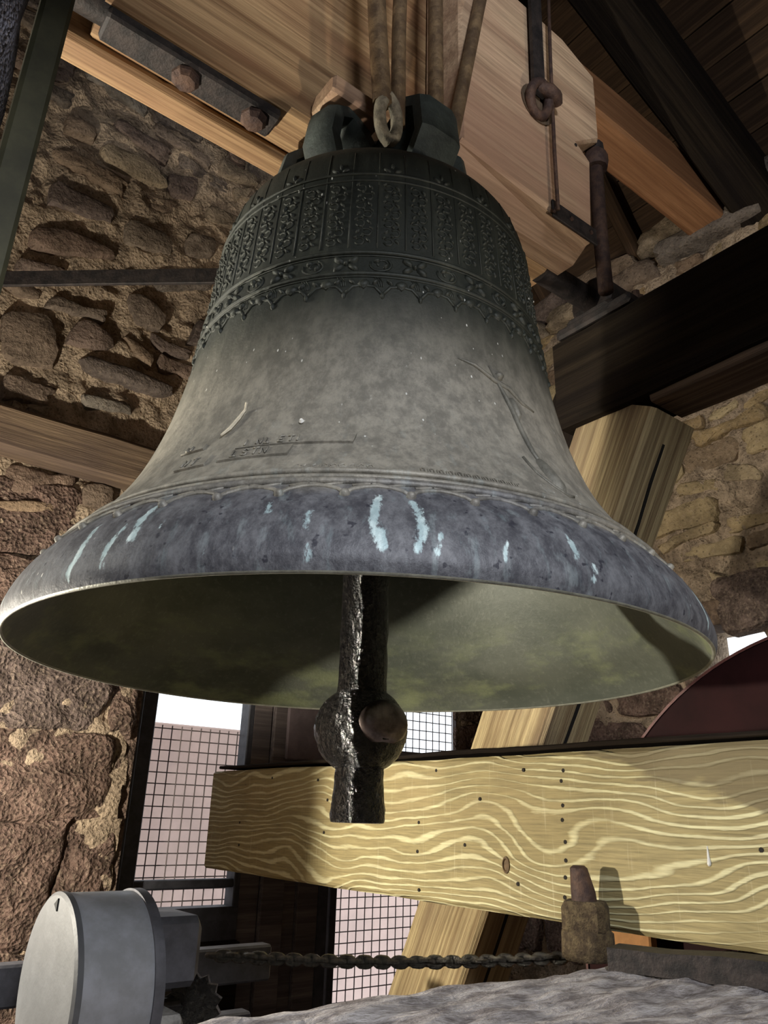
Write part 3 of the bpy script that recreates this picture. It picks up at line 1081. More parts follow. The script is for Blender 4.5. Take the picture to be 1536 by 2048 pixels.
# middle band: four-petal flowers alternating with scroll roundels
NF = 38
for i in range(NF):
    pc = 2 * PI * i / NF - 0.115
    m = MB()
    if i % 2 == 0:
        for sx in (-1, 1):
            for sy in (-1, 1):
                leaf(m, pc, 0.6165, sx * 0.0125, sy * 0.0085, 0.024, 0.013, sx * sy * 0.62, 0.006)
        leaf(m, pc, 0.6165, 0, 0, 0.009, 0.009, 0, 0.007)
        stroke(m, pc, 0.6165, [(-0.022, -0.0185), (0, -0.0165), (0.022, -0.0185)], 0.002)
        nm = 'flower_relief'
    else:
        stroke(m, pc, 0.6165, arc(0, 0, 0.018, -200, 60, 10, 0.015), 0.0026)
        stroke(m, pc, 0.6165, arc(0.003, 0.002, 0.009, -60, 230, 8, 0.008), 0.0026)
        leaf(m, pc, 0.6165, -0.006, 0.007, 0.014, 0.009, 0.5, 0.006)
        leaf(m, pc, 0.6165, 0.009, -0.005, 0.014, 0.008, 0.9, 0.006)
        nm = 'scroll_relief'
    set_h(m.build(nm, M['bell'], bell, smooth=True), 0.62)

# leafy fringe below it
NS = 36
for i in range(NS):
    pc = 2 * PI * i / NS - 0.2
    hw = PI * 0.358 / NS
    m = MB()
    stroke(m, pc, 0.552, [(-hw, -0.004), (-hw * 0.6, 0.013), (-hw * 0.15, 0.016), (0, 0.010), (hw * 0.15, 0.016), (hw * 0.6, 0.013), (hw, -0.004)], 0.0032)
    leaf(m, pc, 0.571, 0, 0, 0.024, 0.018, 0.3, 0.006)
    leaf(m, pc, 0.571, -hw * .62, 0.004, 0.016, 0.008, -0.8, 0.005)
    leaf(m, pc, 0.571, hw * .62, 0.004, 0.016, 0.008, 0.8, 0.005)
    for k in range(3):
        stroke(m, pc, 0.571, [(hw * .55 + k * .004, 0.016), (hw * .75 + k * .004, 0.006), (hw * .85 + k * .003, -0.006)], 0.0014)
    leaf(m, pc + hw / .358, 0.549, 0, -0.004, 0.008, 0.016, 0, 0.005)
    set_h(m.build('fringe_leaf', M['bell'], bell, smooth=True), 0.57)

# lower band: swags with knobs above the sound bow
NL = 44
for i in range(NL):
    pc = 2 * PI * i / NL + 0.05
    hw = PI * 0.545 / NL
    m = MB()
    stroke(m, pc, 0.110, [(-hw, 0.0), (-hw * .8, 0.008), (-hw * .4, 0.014), (0, 0.016), (hw * .4, 0.014), (hw * .8, 0.008), (hw, 0.0)], 0.0036)
    leaf(m, pc - hw / 0.545, 0.110, 0, -0.002, 0.014, 0.010, 0, 0.007)
    stroke(m, pc, 0.122, [(-hw * .8, 0.004), (-hw * .2, 0.010), (hw * .3, 0.004), (hw * .9, 0.010)], 0.0026)
    stroke(m, pc, 0.140, [(-hw * .9, -0.002), (-hw * .3, 0.004), (hw * .2, -0.002), (hw * .9, 0.003)], 0.0022)
    set_h(m.build('swag_relief', M['bell'], bell, smooth=True), 0.14)

# raised inscription plates with worn lettering
GL = {'L': [[(0, 1), (0, 0), (.7, 0)]], 'S': [arc(.4, .73, .33, 20, 250, 6, .25), arc(.4, .25, .35, 110, -150, 6, .25)], 'T': [[(0, 1), (.9, 1)], [(.45, 1), (.45, 0)]],
      'I': [[(.2, 0), (.2, 1)]], 'N': [[(0, 0), (0, 1), (.7, 0), (.7, 1)]], 'E': [[(.7, 1), (0, 1), (0, 0), (.7, 0)], [(0, .5), (.5, .5)]], 'A': [[(0, 0), (.4, 1), (.8, 0)], [(.2, .4), (.6, .4)]]}


def plate(phi0, z0, wid, hei, text, th, slant=0.0, nm='inscription_plate'):
    m = MB()
    n = 12
    rows = []
    for (h, off) in ((0, -0.001), (0.001, 0.0035), (hei - 0.001, 0.0035), (hei, -0.001)):
        rows.append([bsurf(phi0 + (wid * k / n) / r_out(z0 + h), z0 + h + slant * k / n, off) for k in range(n + 1)])
    m.loft(rows, False, False)
    for e in (0, n):
        m.add([rows[0][e], rows[1][e], rows[2][e], rows[3][e]], [(0, 1, 2, 3)])
    o = set_h(m.build(nm, M['bell'], bell), 0.25)
    x = 0.012
    L = MB()
    for ch in text:
        if ch in GL:
            for st in GL[ch]:
                P = []
                for (a, b) in st:
                    P.append(bsurf(phi0 + (x + a * th * .8) / r_out(z0 + .01), z0 + hei * 0.16 + b * th + slant * x / wid, 0.0045))
                L.tube(P, 0.0016, 5)
        x += th * (1.05 if ch != ' ' else .6)
    if L.v:
        lo = set_h(L.build('raised_lettering', M['bell'], o, smooth=True), 0.25)
    return o


plate(math.radians(-24), 0.198, 0.105, 0.022, ' LSTN', 0.014)
plate(math.radians(-22), 0.222, 0.17, 0.020, 'I NL ETI', 0.012)
plate(math.radians(-33), 0.196, 0.055, 0.024, 'NT', 0.014)
plate(math.radians(-36), 0.240, 0.045, 0.012, 'LI', 0.008)
# tiny row of letters above the lower band on the right
m = MB()
for k in range(34):
    s = 0.0042 * k
    z0 = 0.1665
    P = [bsurf(0.165 + s / 0.5, z0, 0.001), bsurf(0.165 + (s + 0.0006 * (k % 3 - 1)) / 0.5, z0 + 0.008, 0.001)]
    m.tube(P, 0.0010, 4)
    if k % 3 == 0:
        m.tube([bsurf(0.165 + s / 0.5, z0 + 0.008, 0.001), bsurf(0.165 + (s + 0.003) / 0.5, z0 + 0.008, 0.001)], 0.0010, 4)
set_h(m.build('founder_lettering', M['bell'], bell), 0.2)
# small damaged letters near the lower band on the left
m = MB()
for k in range(9):
    stroke(m, math.radians(-9), 0.164, arc(0.012 * k, 0.006, 0.005, 20 + 40 * k, 240 + 70 * k, 5), 0.0014)
set_h(m.build('worn_lettering', M['bell'], bell), 0.2)
# tall relief figure on the right flank
m = MB()
ph = math.radians(33.5)
stroke(m, ph, 0, [(-0.014, 0.44), (0.0, 0.40), (0.012, 0.355), (0.016, 0.31), (0.02, 0.27), (0.026, 0.245)], [0.003, 0.004, 0.006, 0.006, 0.005, 0.004])
stroke(m, ph, 0, [(-0.075, 0.435), (-0.045, 0.43), (-0.01, 0.41), (0.02, 0.405), (0.045, 0.385), (0.075, 0.38)], [0.002, 0.004, 0.005, 0.005, 0.004, 0.002])
leaf(m, ph, 0.225, 0.028, 0, 0.075, 0.024, -1.35, 0.009)
leaf(m, ph, 0.36, 0.018, 0, 0.05, 0.016, -1.4, 0.009)
leaf(m, ph, 0.423, 0.002, 0, 0.018, 0.016, 0, 0.009)
stroke(m, ph, 0, [(-0.012, 0.25), (-0.004, 0.22), (0.014, 0.20), (0.036, 0.185), (0.05, 0.19)], 0.003)
set_h(m.build('figure_relief', M['bell'], bell, smooth=True), 0.45)

# crown of thick cast loops on the bell's head
crown_m = plain('dark_green_crown_bronze', (0.055, 0.066, 0.060), 0.55, 0.2, 0.5, 16, 0.5, (0.026, 0.032, 0.030))
MB().lathe([(0.13, 0.985), (0.125, 1.03), (0.10, 1.06), (0.085, 1.16), (0.07, 1.20)], 24).build('crown_block', crown_m, bell, smooth=40)


def canon(phi, r0, r1, top, w, t=0.045):
    d = BC * math.cos(phi) + BR * math.sin(phi)
    s = Vector((-d.y, d.x, 0))
    path = [(r0, 0.975), (r0 + .012, 1.04), (r1, 1.10), (r1 - .01, top - 0.03), (r1 - .05, top), (r1 - 0.10, top - 0.015), (0.04, top - 0.06)]
    rings = []
    for i, (r, z) in enumerate(path):
        a, b = path[max(i - 1, 0)], path[min(i + 1, len(path) - 1)]
        tx, tz = b[0] - a[0], b[1] - a[1]
        l = math.hypot(tx, tz)
        nx, nz = -tz / l, tx / l
        ctr = d * r + Vector((0, 0, z))
        nn = d * nx + Vector((0, 0, nz))
        rings.append([ctr + s * (w / 2 * a_) + nn * (t / 2 * b_) for a_, b_ in ((-1, -.6), (-.6, -1), (.6, -1), (1, -.6), (1, .6), (.6, 1), (-.6, 1), (-1, .6))])
    MB().loft(rings).build('crown_loop', crown_m, bell, smooth=35)


for phd, r0, r1, top, w in ((36, 0.165, 0.215, 1.215, 0.105), (-38, 0.165, 0.20, 1.20, 0.085), (-82, 0.18, 0.215, 1.18, 0.075), (86, 0.165, 0.19, 1.20, 0.08), (140, 0.165, 0.19, 1.20, 0.08), (-140, 0.165, 0.19, 1.20, 0.08)):
    canon(math.radians(phd), r0, r1, top, w)

# straw caught on the bell
tw = MB()
tw.tube([bsurf(math.radians(a), z, 0.004) for a, z in ((-27.5, 0.262), (-26.2, 0.274), (-25.2, 0.295), (-24.6, 0.312))], [0.002, 0.003, 0.003, 0.002], 6)
tw.tube([bsurf(math.radians(-24.6), 0.31, 0.004), bsurf(math.radians(-24.0), 0.318, 0.012)], 0.0018, 5)
t_o = tw.build('straw', M['twig'], None, loc=(0, 0, ZR))
tag(t_o, 'pale bent straw stuck to the left flank of the bell', 'straw')
fk = MB()
leafp = [bsurf(math.radians(-11.2 + 0.5 * math.cos(a)), 0.271 + 0.004 * math.sin(a), 0.002) for a in np.linspace(0, 6.28, 9)[:-1]]
fk.loft([leafp, [bsurf(math.radians(-11.2 + 0.25 * math.cos(a)), 0.271 + 0.002 * math.sin(a), 0.006) for a in np.linspace(0, 6.28, 9)[:-1]]])
tag(fk.build('paint_flake', M['white'], None, loc=(0, 0, ZR)), 'tiny white flake stuck above the inscription on the bell', 'flake')

# ------------------------------------------------------------------ clapper
cl = empty('clapper', (BR.x * 0.006, BR.y * 0.006, -0.012), 'black greasy iron clapper hanging in the bell mouth', 'clapper')


def lumpy_lathe(name, prof, mat, seed, amp=0.0025, seg=48, parent=None):
    rings = []
    for r, z in prof:
        ring_ = []
        for j in range(seg):
            a = 2 * PI * j / seg
            q = Vector((math.cos(a) * r, math.sin(a) * r, z))
            rr = r + amp * (noise.noise(q * 45 + Vector((seed, 0, 0))) + 0.6 * noise.noise(q * 110))
            ring_.append((math.cos(a) * rr, math.sin(a) * rr, z))
        rings.append(ring_)
    return MB().loft(rings).build(name, mat, parent, smooth=True)


stem = [(0.040, 0.95 - 0.01 * 0)] + [(0.0405 + 0.004 * k / 34, 0.94 - 0.72 * k / 34) for k in range(35)] + [(0.047, 0.213)]
lumpy_lathe('stem', stem, M['grease'], 1, parent=cl)
ball = []
for k in range(25):
    a = PI * (0.16 + 0.68 * k / 24)
    ball.append((0.082 * math.sin(a), 0.153 + 0.0765 * math.cos(a)))
ball = [(0.043, 0.235)] + ball + [(0.042, 0.090)]
lumpy_lathe('ball', ball, M['grease'], 2, parent=cl)
tail = [(0.041, 0.096)] + [(0.0415 + 0.006 * (k / 10)**1.5, 0.09 - 0.085 * k / 10) for k in range(11)] + [(0.0465, 0.001), (0.042, 0.0)]
lumpy_lathe('tail', tail, M['grease'], 3, parent=cl)
# polished striking face: shallow oval cap let into the ball, facing the camera's right
d = (BC * math.cos(0.62) + BR * math.sin(0.62)).normalized()
s_ = Vector((-d.y, d.x, 0))
rings = []
for rr, off in ((0.044, 0.060), (0.0445, 0.0715), (0.037, 0.0790), (0.022, 0.0825), (0.006, 0.0835)):
    rings.append([Vector((0, 0, 0.160)) + d * off + s_ * rr * 1.12 * math.cos(2 * PI * j / 32) + Vector((0, 0, 1)) * rr * 0.86 * math.sin(2 * PI * j / 32) for j in range(32)])
sf = MB().loft(rings).build('striking_face', M['worn'], cl, smooth=60)
sf['label'] = 'smooth worn striking spot on the ball'

# ------------------------------------------------------------------ headstock with its ironwork
hs = empty('headstock', (0, 0, 1.45), 'heavy larch headstock beam carrying the bell', 'headstock')


def hpart(name, poly, y0, y1, mat, bev=0.012):
    """x/z outline pushed in y, with eased edges"""
    cx_ = sum(p[0] for p in poly) / len(poly)
    cz_ = sum(p[1] for p in poly) / len(poly)
    ins = []
    n = len(poly)
    for i in range(n):
        a, b, c = Vector(poly[i - 1]), Vector(poly[i]), Vector(poly[(i + 1) % n])
        e1, e2 = (b - a).normalized(), (c - b).normalized()
        n1, n2 = Vector((-e1.y, e1.x)), Vector((-e2.y, e2.x))
        q = b + (n1 + n2).normalized() * bev
        ins.append((q.x, q.y))
    rings = [[(x, y0, z) for x, z in ins], [(x, y0 + bev, z) for x, z in poly], [(x, y1 - bev, z) for x, z in poly], [(x, y1, z) for x, z in ins]]
    return MB().loft(rings).build(name, mat, hs)


# counter-clockwise outlines (x, z) relative to z = 1.45
hpart('beam_body', [(-0.655, 0.0), (0.62, 0.0), (0.64, 0.34), (0.58, 0.38), (0.68, 0.46), (0.68, 0.68), (0.55, 0.74), (-0.60, 0.74), (-0.655, 0.62)], 0.0, 0.115, M['head'])
hpart('far_cheek', [(-0.71, -0.012), (-0.05, -0.012), (0.60, -0.012), (0.62, 0.40), (0.60, 0.66), (-0.60, 0.66), (-0.70, 0.5)], 0.118, 0.192, M['head'])
ck = hpart('near_cheek', [(0.135, 0.05), (0.615, 0.012), (0.642, 0.31), (0.585, 0.345), (0.695, 0.43), (0.70, 0.69), (0.555, 0.745), (0.135, 0.745)], -0.145, -0.002, M['cheek'], 0.010)
# long chamfer under the near cheek
MB().loft([[(0.135, -0.145, 0.058), (0.135, -0.05, -0.004), (0.135, -0.005, -0.004), (0.135, -0.005, 0.06)], [(0.63, -0.145, 0.050), (0.635, -0.06, -0.004), (0.635, -0.005, -0.004), (0.63, -0.005, 0.06)]]).build('chamfer_board', M['cheek'], hs)
MB().box((-0.20, -0.10, 0.004), (-0.06, -0.005, 0.055), 0.006).build('wedge_block', M['cheek'], hs)
# iron gudgeon bar along the bottom with its bolts
g = MB().box((-0.645, 0.012, -0.03), (-0.26, 0.082, 0.0), 0.006).build('gudgeon_bar', M['iron'], hs)
for x in (-0.47, -0.31):
    MB().lathe([(0.030, -0.028), (0.030, -0.042), (0.022, -0.052), (0.01, -0.054)], 8, 'z', (x, 0.048, 0.004)).build('bolt_head', M['iron2'], g)
MB().lathe([(0.042, -0.88), (0.042, -0.63)], 18, 'x', (0, 0.045, 0.03)).build('gudgeon_pin', M['iron'], g, smooth=40)
MB().lathe([(0.036, 0.60), (0.036, 0.98)], 18, 'x', (0, 0.03, 0.02)).build('gudgeon_pin', M['iron'], hs, smooth=40)
# hole with an iron eye in the near cheek
hb = MB().lathe([(0.062, -0.150), (0.062, -0.147), (0.047, -0.147), (0.047, -0.10), (0.01, -0.10)], 24, 'y', (0.415, 0, 0.365)).build('bored_hole', plain('shadowed_end_grain', (0.12, 0.08, 0.05), 0.9), hs, smooth=30)
eye = MB()
eye.tube([(0.405 + 0.036 * math.cos(a), -0.165 - 0.012 * math.sin(a), 0.362 + 0.046 * math.sin(a)) for a in np.linspace(0, 2 * PI, 17)], 0.014, 8, False)
eye.tube([(0.40, -0.17, 0.40), (0.425, -0.185, 0.39), (0.455, -0.18, 0.395), (0.475, -0.17, 0.39)], [0.016, 0.02, 0.02, 0.014], 8)
eye.build('iron_eye', M['iron2'], hs, smooth=50)
MB().box((0.448, -0.152, 0.0), (0.628, -0.145, 0.055), 0.002).build('corner_plate', M['iron'], hs)
for x in (0.52, 0.60):
    MB().lathe([(0.006, -0.156), (0.006, -0.15)], 8, 'y', (x, 0, 0.028)).build('screw', M['iron2'], hs)
for i, (x, z) in enumerate(((0.46, 0.47), (0.575, 0.33))):
    MB().lathe([(0.005, -0.148), (0.005, -0.14)], 8, 'y', (x, 0, z)).build('nail', M['iron'], hs)

# strap rods from the crown up over the headstock
ROD = [(-0.150, -0.112, 0.021, 'strap rod ending in a forged eye, leftmost of the four', 1.30), (-0.081, -0.078, 0.0165, 'second strap rod from the left, straight and pale', 1.37),
       (0.028, 0.030, 0.0185, 'dark straight strap rod third from the left', 1.42), (0.165, 0.080, 0.0165, 'slanting strap rod, rightmost of the four above the crown', 1.45)]
for i, (xt, xb, r, lab, zb) in enumerate(ROD):
    e = empty('strap_rod', (xb, -0.17, zb), lab, 'rod', 'strap rods over the bell crown')
    zt = 2.26
    slope = (xt - xb) / 0.45
    P = [(slope * (z - zb) + 0.003 * noise.noise(Vector((i * 3, z * 4, 0))), 0.0, z - zb) for z in np.linspace(zb + (0.105 if i == 0 else 0), zt, 14)]
    MB().tube(P, r, 12).build('shank', M['strap'], e, smooth=50)
    tx = P[-1][0]
    MB().lathe([(0.030, zt - zb - 0.04), (0.030, zt - zb), (0.018, zt - zb + 0.002)], 6, 'z', (tx, 0, 0)).build('nut', M['iron2'], e)
    if i == 0:
        lp_ = []
        for a in np.linspace(0, 2 * PI, 25):
            lp_.append((0.005 + 0.023 * math.cos(a), -0.006, 0.065 + (0.058 * math.sin(a) if abs(math.sin(a)) < .99 else 0.062 * math.sin(a))))
        MB().tube(lp_, 0.0135, 10, False).build('forged_eye', plain('lichen_grey_iron', (0.30, 0.26, 0.19), 0.7, 0.1, 0.55, 40, 0.8), e, smooth=50)

# iron lever strap and thin wire rod hanging in front of the near cheek
lv = empty('lever_strap', (0.402, -0.165, 1.83), 'flat black iron strap rising from the eye in the headstock', 'strap')
MB().loft([[(-0.022, -0.006, 0), (0.022, -0.006, 0), (0.022, 0.006, 0), (-0.022, 0.006, 0)], [(-0.020 + 0.01, -0.006, 0.55), (0.024 + 0.01, -0.006, 0.55), (0.024 + 0.01, 0.006, 0.55), (-0.02 + 0.01, 0.006, 0.55)]]).build('strap_bar', M['iron'], lv)
wr_ = empty('wire_rod', (0.447, -0.168, 1.455), 'thin rusty rod hanging in front of the headstock end', 'rod')
MB().tube([(0.0, 0, 0), (0.002, 0, 0.2), (0.013, 0, 0.55), (0.03, 0, 0.92)], 0.0052, 8).build('rod_shank', M['iron2'], wr_, smooth=True)
MB().tube([(0.0, 0, 0.012), (0.0, 0.012, 0.004), (0.0, 0.02, 0.012)], 0.005, 6).build('hook_end', M['iron2'], wr_, smooth=True)

# ------------------------------------------------------------------ bell frame
yb = timber('frame_beam', (0.70, 1.80, -0.028), (0.70, -1.5, -0.028), 0.20, 0.345, M['yellow'], None, 61, 0.004, 0.008)
tag(yb, 'broad pale yellow sawn beam with wavy grain behind the clapper', 'beam')
# nail holes and a knot on the lit face; local x along the beam, its -X world face is local -y or +y
face_sign = -1 if (yb.matrix_world @ Vector((0, -0.1, 0))).x < (yb.matrix_world @ Vector((0, 0.1, 0))).x else 1
inv = yb.matrix_world.inverted()
nm_ = MB().lathe([(0.0045, -0.001), (0.0045, 0.0015)], 7, 'y')
n0 = None
for (px, py) in [(1127, 1541), (1123, 1562), (1126, 1611), (1125, 1640), (1131, 1684), (1132, 1721), (1131, 1755), (1130, 1795), (1129, 1834), (873, 1541), (960, 1598), (838, 1645), (930, 1690), (1047, 1540), (835, 1703), (838, 1780), (636, 1560), (655, 1600), (648, 1665), (480, 1645), (478, 1690), (492, 1568), (545, 1556), (1036, 1768), (1523, 1700)]:
    q = inv @ on(px, py, x=0.60)
    q.y = face_sign * 0.1005
    if n0 is None:
        n0 = nm_.build('nail_hole', plain('nail_hole_black', (0.02, 0.015, 0.012), 0.9), yb)
        o = n0
    else:
        o = inst(n0, 'nail_hole', yb)
    o.matrix_parent_inverse = Matrix()
    o.location = q
q = inv @ on(1012, 1730, x=0.60)
kn = MB()
rings = []
for rr, dy in ((1.0, 0.0), (0.95, 0.003), (0.72, 0.004), (0.6, 0.001), (0.2, 0.0015)):
    rings.append([(0.012 * rr * math.cos(2 * PI * j / 18), face_sign * dy, 0.019 * rr * math.sin(2 * PI * j / 18)) for j in range(18)])
ko = kn.loft(rings).build('knot', plain('dark_knot', (0.17, 0.105, 0.05), 0.7, 0, 0.5, 60, 0.4), yb, smooth=50)
ko.location = (q.x, face_sign * 0.0985, q.z)
q = inv @ on(1419, 1728, x=0.60)
dr_ = MB().lathe([(0.001, 0.03), (0.0025, 0.01), (0.004, 0.0), (0.002, -0.004)], 8, 'z').build('white_drip', M['white'], yb, smooth=True)
dr_.location = (q.x, face_sign * 0.101, q.z)
# dark shrinkage board laid along its top
tb = timber('top_batten', (0.705, 1.75, 0.158), (0.705, -1.5, 0.158), 0.215, 0.011, M['black_oak'], None, 62, 0.004, 0.003)
tag(tb, 'thin dark batten lying along the top of the yellow beam', 'batten')

# diagonal brace of the frame
b0 = Vector((0.94, 0.98, -0.78))
b1 = Vector((0.94, -0.02, 1.10))
ax = (b1 - b0).normalized()
br = timber('diagonal_brace', b0, b1, 0.20, 0.255, M['brace'], None, 63, 0.004, 0.012, up=(0, -1, 0))
tag(br, 'split oak brace leaning behind the yellow beam up to the right', 'brace')
# long drying crack as a dark recess strip
bi = br.matrix_world.inverted()
ck_pts = [on(px, py, y=0.0) for px, py in ()]
zs_ = [0.28, 0.55, 0.8, 1.0, 1.2, 1.45, 1.7, 1.95]
crack = MB()
rows = []
for k, x in enumerate(np.linspace(0.35, 2.05, 16)):
    yy = 0.012 + 0.014 * noise.noise(Vector((x * 4, 1.5, 0)))
    wd_ = 0.0055 + 0.003 * noise.noise(Vector((x * 7, 5, 0)))
    zt = 0.1285 + 0.002
    rows.append([(x, yy - wd_, zt), (x, yy + wd_, zt), (x, yy + wd_ * 0.4, zt - 0.012), (x, yy - wd_ * .4, zt - 0.012)])
crack.loft(rows).build('drying_crack', plain('crack_black', (0.012, 0.009, 0.007), 0.95), br)

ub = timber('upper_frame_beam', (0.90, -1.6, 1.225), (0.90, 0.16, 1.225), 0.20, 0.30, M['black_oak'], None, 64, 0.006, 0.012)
tag(ub, 'upper frame beam with shade put into its dark colour, running out to the right edge', 'beam')
ub2 = timber('frame_underboard', (0.905, -1.6, 1.07), (0.905, -0.13, 1.07), 0.15, 0.03, M['old'], None, 65, 0.003, 0.006)
tag(ub2, 'grey purple board under the dark upper frame beam', 'board')
st = timber('frame_strut', (0.98, 0.10, 1.36), (0.98, 0.62, 0.55), 0.13, 0.20, M['black_oak'], None, 66, 0.004, 0.012, up=(0, -1, 0))
tag(st, 'black strut slanting down behind the right side of the bell', 'strut')
lb = timber('cross_beam', (-2.3, 1.895, 1.355), (1.6, 1.895, 1.355), 0.11, 0.19, M['old'], None, 67, 0.006, 0.02)
tag(lb, 'grey brown cross beam in front of the left rubble wall', 'beam')

nb = timber('bell_shade_beam', (-2.3, -1.50, 1.245), (0.75, -1.50, 1.245), 0.18, 0.30, M['old'], None, 69, 0.006, 0.02)  # unseen beam added to shade the upper part of the bell
tag(nb, 'added unseen oak beam behind the photographer, shading the bell top', 'beam')

# bearing under the right-hand gudgeon, and its standing bolt
bg = empty('bearing', (0.885, 0.03, 1.378), 'dark iron bearing carrying the right end of the headstock', 'bearing')
MB().box((-0.085, -0.15, 0.0), (0.085, 0.12, 0.035), 0.008).build('base_plate', M['iron'], bg)
MB().lathe([(0.065, -0.06), (0.075, -0.05), (0.075, 0.05), (0.065, 0.06)], 20, 'x', (0, 0, 0.10)).build('housing', M['iron'], bg, smooth=40)
for y in (-0.118, 0.098):
    MB().lathe([(0.02, 0.035), (0.024, 0.062), (0.012, 0.064), (0.012, 0.085)], 8, 'z', (0, y, 0)).build('bolt', M['iron2'], bg)
MB().box((-0.08, -0.085, 0.0), (0.06, 0.085, 0.055), 0.01).build('saddle', M['iron'], bg)
sb = empty('standing_bolt', (0.72, -0.10, 1.375), 'upright rusty bolt with a nut beside the headstock end', 'bolt')
MB().tube([(0, 0, 0), (0, 0, 0.2), (0, -0.006, 0.50)], 0.021, 12).build('shank', M['iron2'], sb, smooth=True)
MB().lathe([(0.034, 0.44), (0.038, 0.46), (0.038, 0.485), (0.030, 0.50)], 12, 'z', (0, -0.006, 0)).build('nut', M['iron2'], sb, smooth=30)
MB().lathe([(0.030, 0.50), (0.028, 0.53), (0.014, 0.545), (0.010, 0.565)], 10, 'z', (0, -0.006, 0)).build('cap', M['iron'], sb, smooth=30)

# horizontal tie rod across the left wall
ra, rb = CAM + ray(-140, 560) * (1.62 / ray(-140, 560).z), CAM + ray(700, 549) * (1.62 / ray(700, 549).z)
rb = ra + (rb - ra)
tr = timber('tie_rod', ra, rb, 0.012, 0.058, M['iron'], None, 68, 0.0015, 0.002)
tag(tr, 'flat dark iron tie rod crossing in front of the left wall', 'rod')

# ------------------------------------------------------------------ red disc, lower right
rd = empty('wheel_guard', (1.08, -0.425, -0.35), 'dark red painted metal disc behind the yellow beam at right', 'guard')
RD = 0.80
MB().lathe([(RD - 0.02, -0.025), (RD, -0.025), (RD, 0.012), (RD - 0.02, 0.012)], 128, 'x').build('disc', M['red'], rd, smooth=40)
MB().lathe([(RD - 0.001, -0.030), (RD + 0.006, -0.030), (RD + 0.006, 0.016), (RD - 0.001, 0.016)], 128, 'x', caps=False).build('rim', plain('scuffed_red_rim', (0.16, 0.06, 0.05), 0.5, 0, 0.4, 30), rd, smooth=40)

# ------------------------------------------------------------------ foreground sill beam, strap, bolt
SZ = -0.23
mb = MB()
nx, ny = 150, 46
x0, x1, y0, y1 = -0.60, 1.9, -0.78, -0.125
v = []
for j in range(ny + 1):
    for i in range(nx + 1):
        x, y = x0 + (x1 - x0) * i / nx, y0 + (y1 - y0) * j / ny
        q = Vector((x * 6, y * 16, 2))
        e = 0.010 * noise.noise(q) + 0.006 * noise.noise(q * 3.3)
        t = (j / ny)
        edge = 0.0
        if j >= ny - 3:
            edge = -0.012 * (j - (ny - 3))**1.5 / 5.2 * 3
        if j == ny:
            edge -= 0.25
        ye = y + (0.010 * noise.noise(Vector((x * 9, 4, 4))) if j > ny - 6 else 0)
        v.append((x, ye, SZ + e - 0.004 + edge))
f = []
for j in range(ny):
    for i in range(nx):
        k = j * (nx + 1) + i
        f.append((k, k + 1, k + nx + 2, k + nx + 1))
n = len(v)
v += [(x0, y0, SZ - 0.26), (x1, y0, SZ - 0.26), (x1, y1, SZ - 0.26), (x0, y1, SZ - 0.26)]
f += [(n, n + 3, n + 2, n + 1), (0, n, n + 1, nx), tuple([n + 3] + [ny * (nx + 1)] + [n + 3])[:2] + (ny * (nx + 1) + nx, n + 2)]
sl = MB().add(v, f).build('sill_beam', M['sill'], None, smooth=50)
tag(sl, 'wide dust grey timber sill across the bottom of the picture', 'beam')
for (nm2, x) in (('packing_post', -0.45), ('packing_post', 1.6)):
    o = MB().box((x - 0.09, -0.54, FLOOR), (x + 0.09, -0.36, SZ - 0.24), 0.01).build(nm2, M['old'])
    tag(o, 'oak post under the left end of the grey sill' if x < 0 else 'oak post under the right end of the grey sill', 'post')

sp = empty('iron_strap', (0.50, -0.05, SZ), 'flat rusty iron strap lying over the grey sill at right', 'strap')
dirv = (on(1536, 1962, z=SZ + 0.01) - on(1215, 1921, z=SZ + 0.01)).normalized()
a0 = on(1215, 1921, z=SZ + 0.01)
ang = math.atan2(dirv.y, dirv.x)
bar = MB()
rows = []
L = 0.75
for k, s in enumerate(np.linspace(0.0, L, 9)):
    wv = 0.065 + 0.02 * (k / 8)
    zt = 0.030 + (0.006 if k > 1 else 0)
    c_ = a0 + dirv * s
    nrm = Vector((-dirv.y, dirv.x, 0))
    rows.append([Vector((c_.x, c_.y, SZ - 0.005)) - sp.location, Vector((c_.x, c_.y, SZ + zt)) - sp.location, Vector((c_.x, c_.y, SZ + zt)) + nrm * wv - sp.location, Vector((c_.x, c_.y, SZ - 0.005)) + nrm * wv - sp.location])
bar.loft(rows).build('strap_bar', M['iron'], sp)
bp_ = on(1176, 1908, z=SZ - 0.01)
rust = plain('crusty_ochre_rust', (0.20, 0.145, 0.075), 0.92, 0.0, 0.6, 60, 1.0, (0.07, 0.045, 0.025), 0.012)
fb = empty('anchor_bolt', (bp_.x, bp_.y, SZ - 0.01), 'rusty square nut and bolt standing at the end of the iron strap', 'bolt')
lumpy_lathe('washer', [(0.046, -0.01), (0.052, 0.0), (0.052, 0.038), (0.044, 0.044)], rust, 7, 0.005, 28, fb)
nut_mb = MB()
rings = []
for s, z in ((0.9, 0.036), (1.0, 0.044), (1.0, 0.082), (0.86, 0.094)):
    rings.append([((0.042 * s) * a_, (0.042 * s) * b_, z) for a_, b_ in ((-1, -.7), (-.7, -1), (.7, -1), (1, -.7), (1, .7), (.7, 1), (-.7, 1), (-1, .7))])
nut_mb.loft(rings).build('nut', rust, fb, smooth=30, rot=(0, 0, 0.5))
rings = []
for s, z, dx in ((0.026, 0.085, 0), (0.025, 0.11, -0.002), (0.018, 0.153, -0.008), (0.012, 0.158, -0.008)):
    rings.append([(s * math.cos(2 * PI * j / 10) + dx, s * math.sin(2 * PI * j / 10) - dx * .5, z) for j in range(10)])
MB().loft(rings).build('bolt_end', M['iron2'], fb, smooth=40)

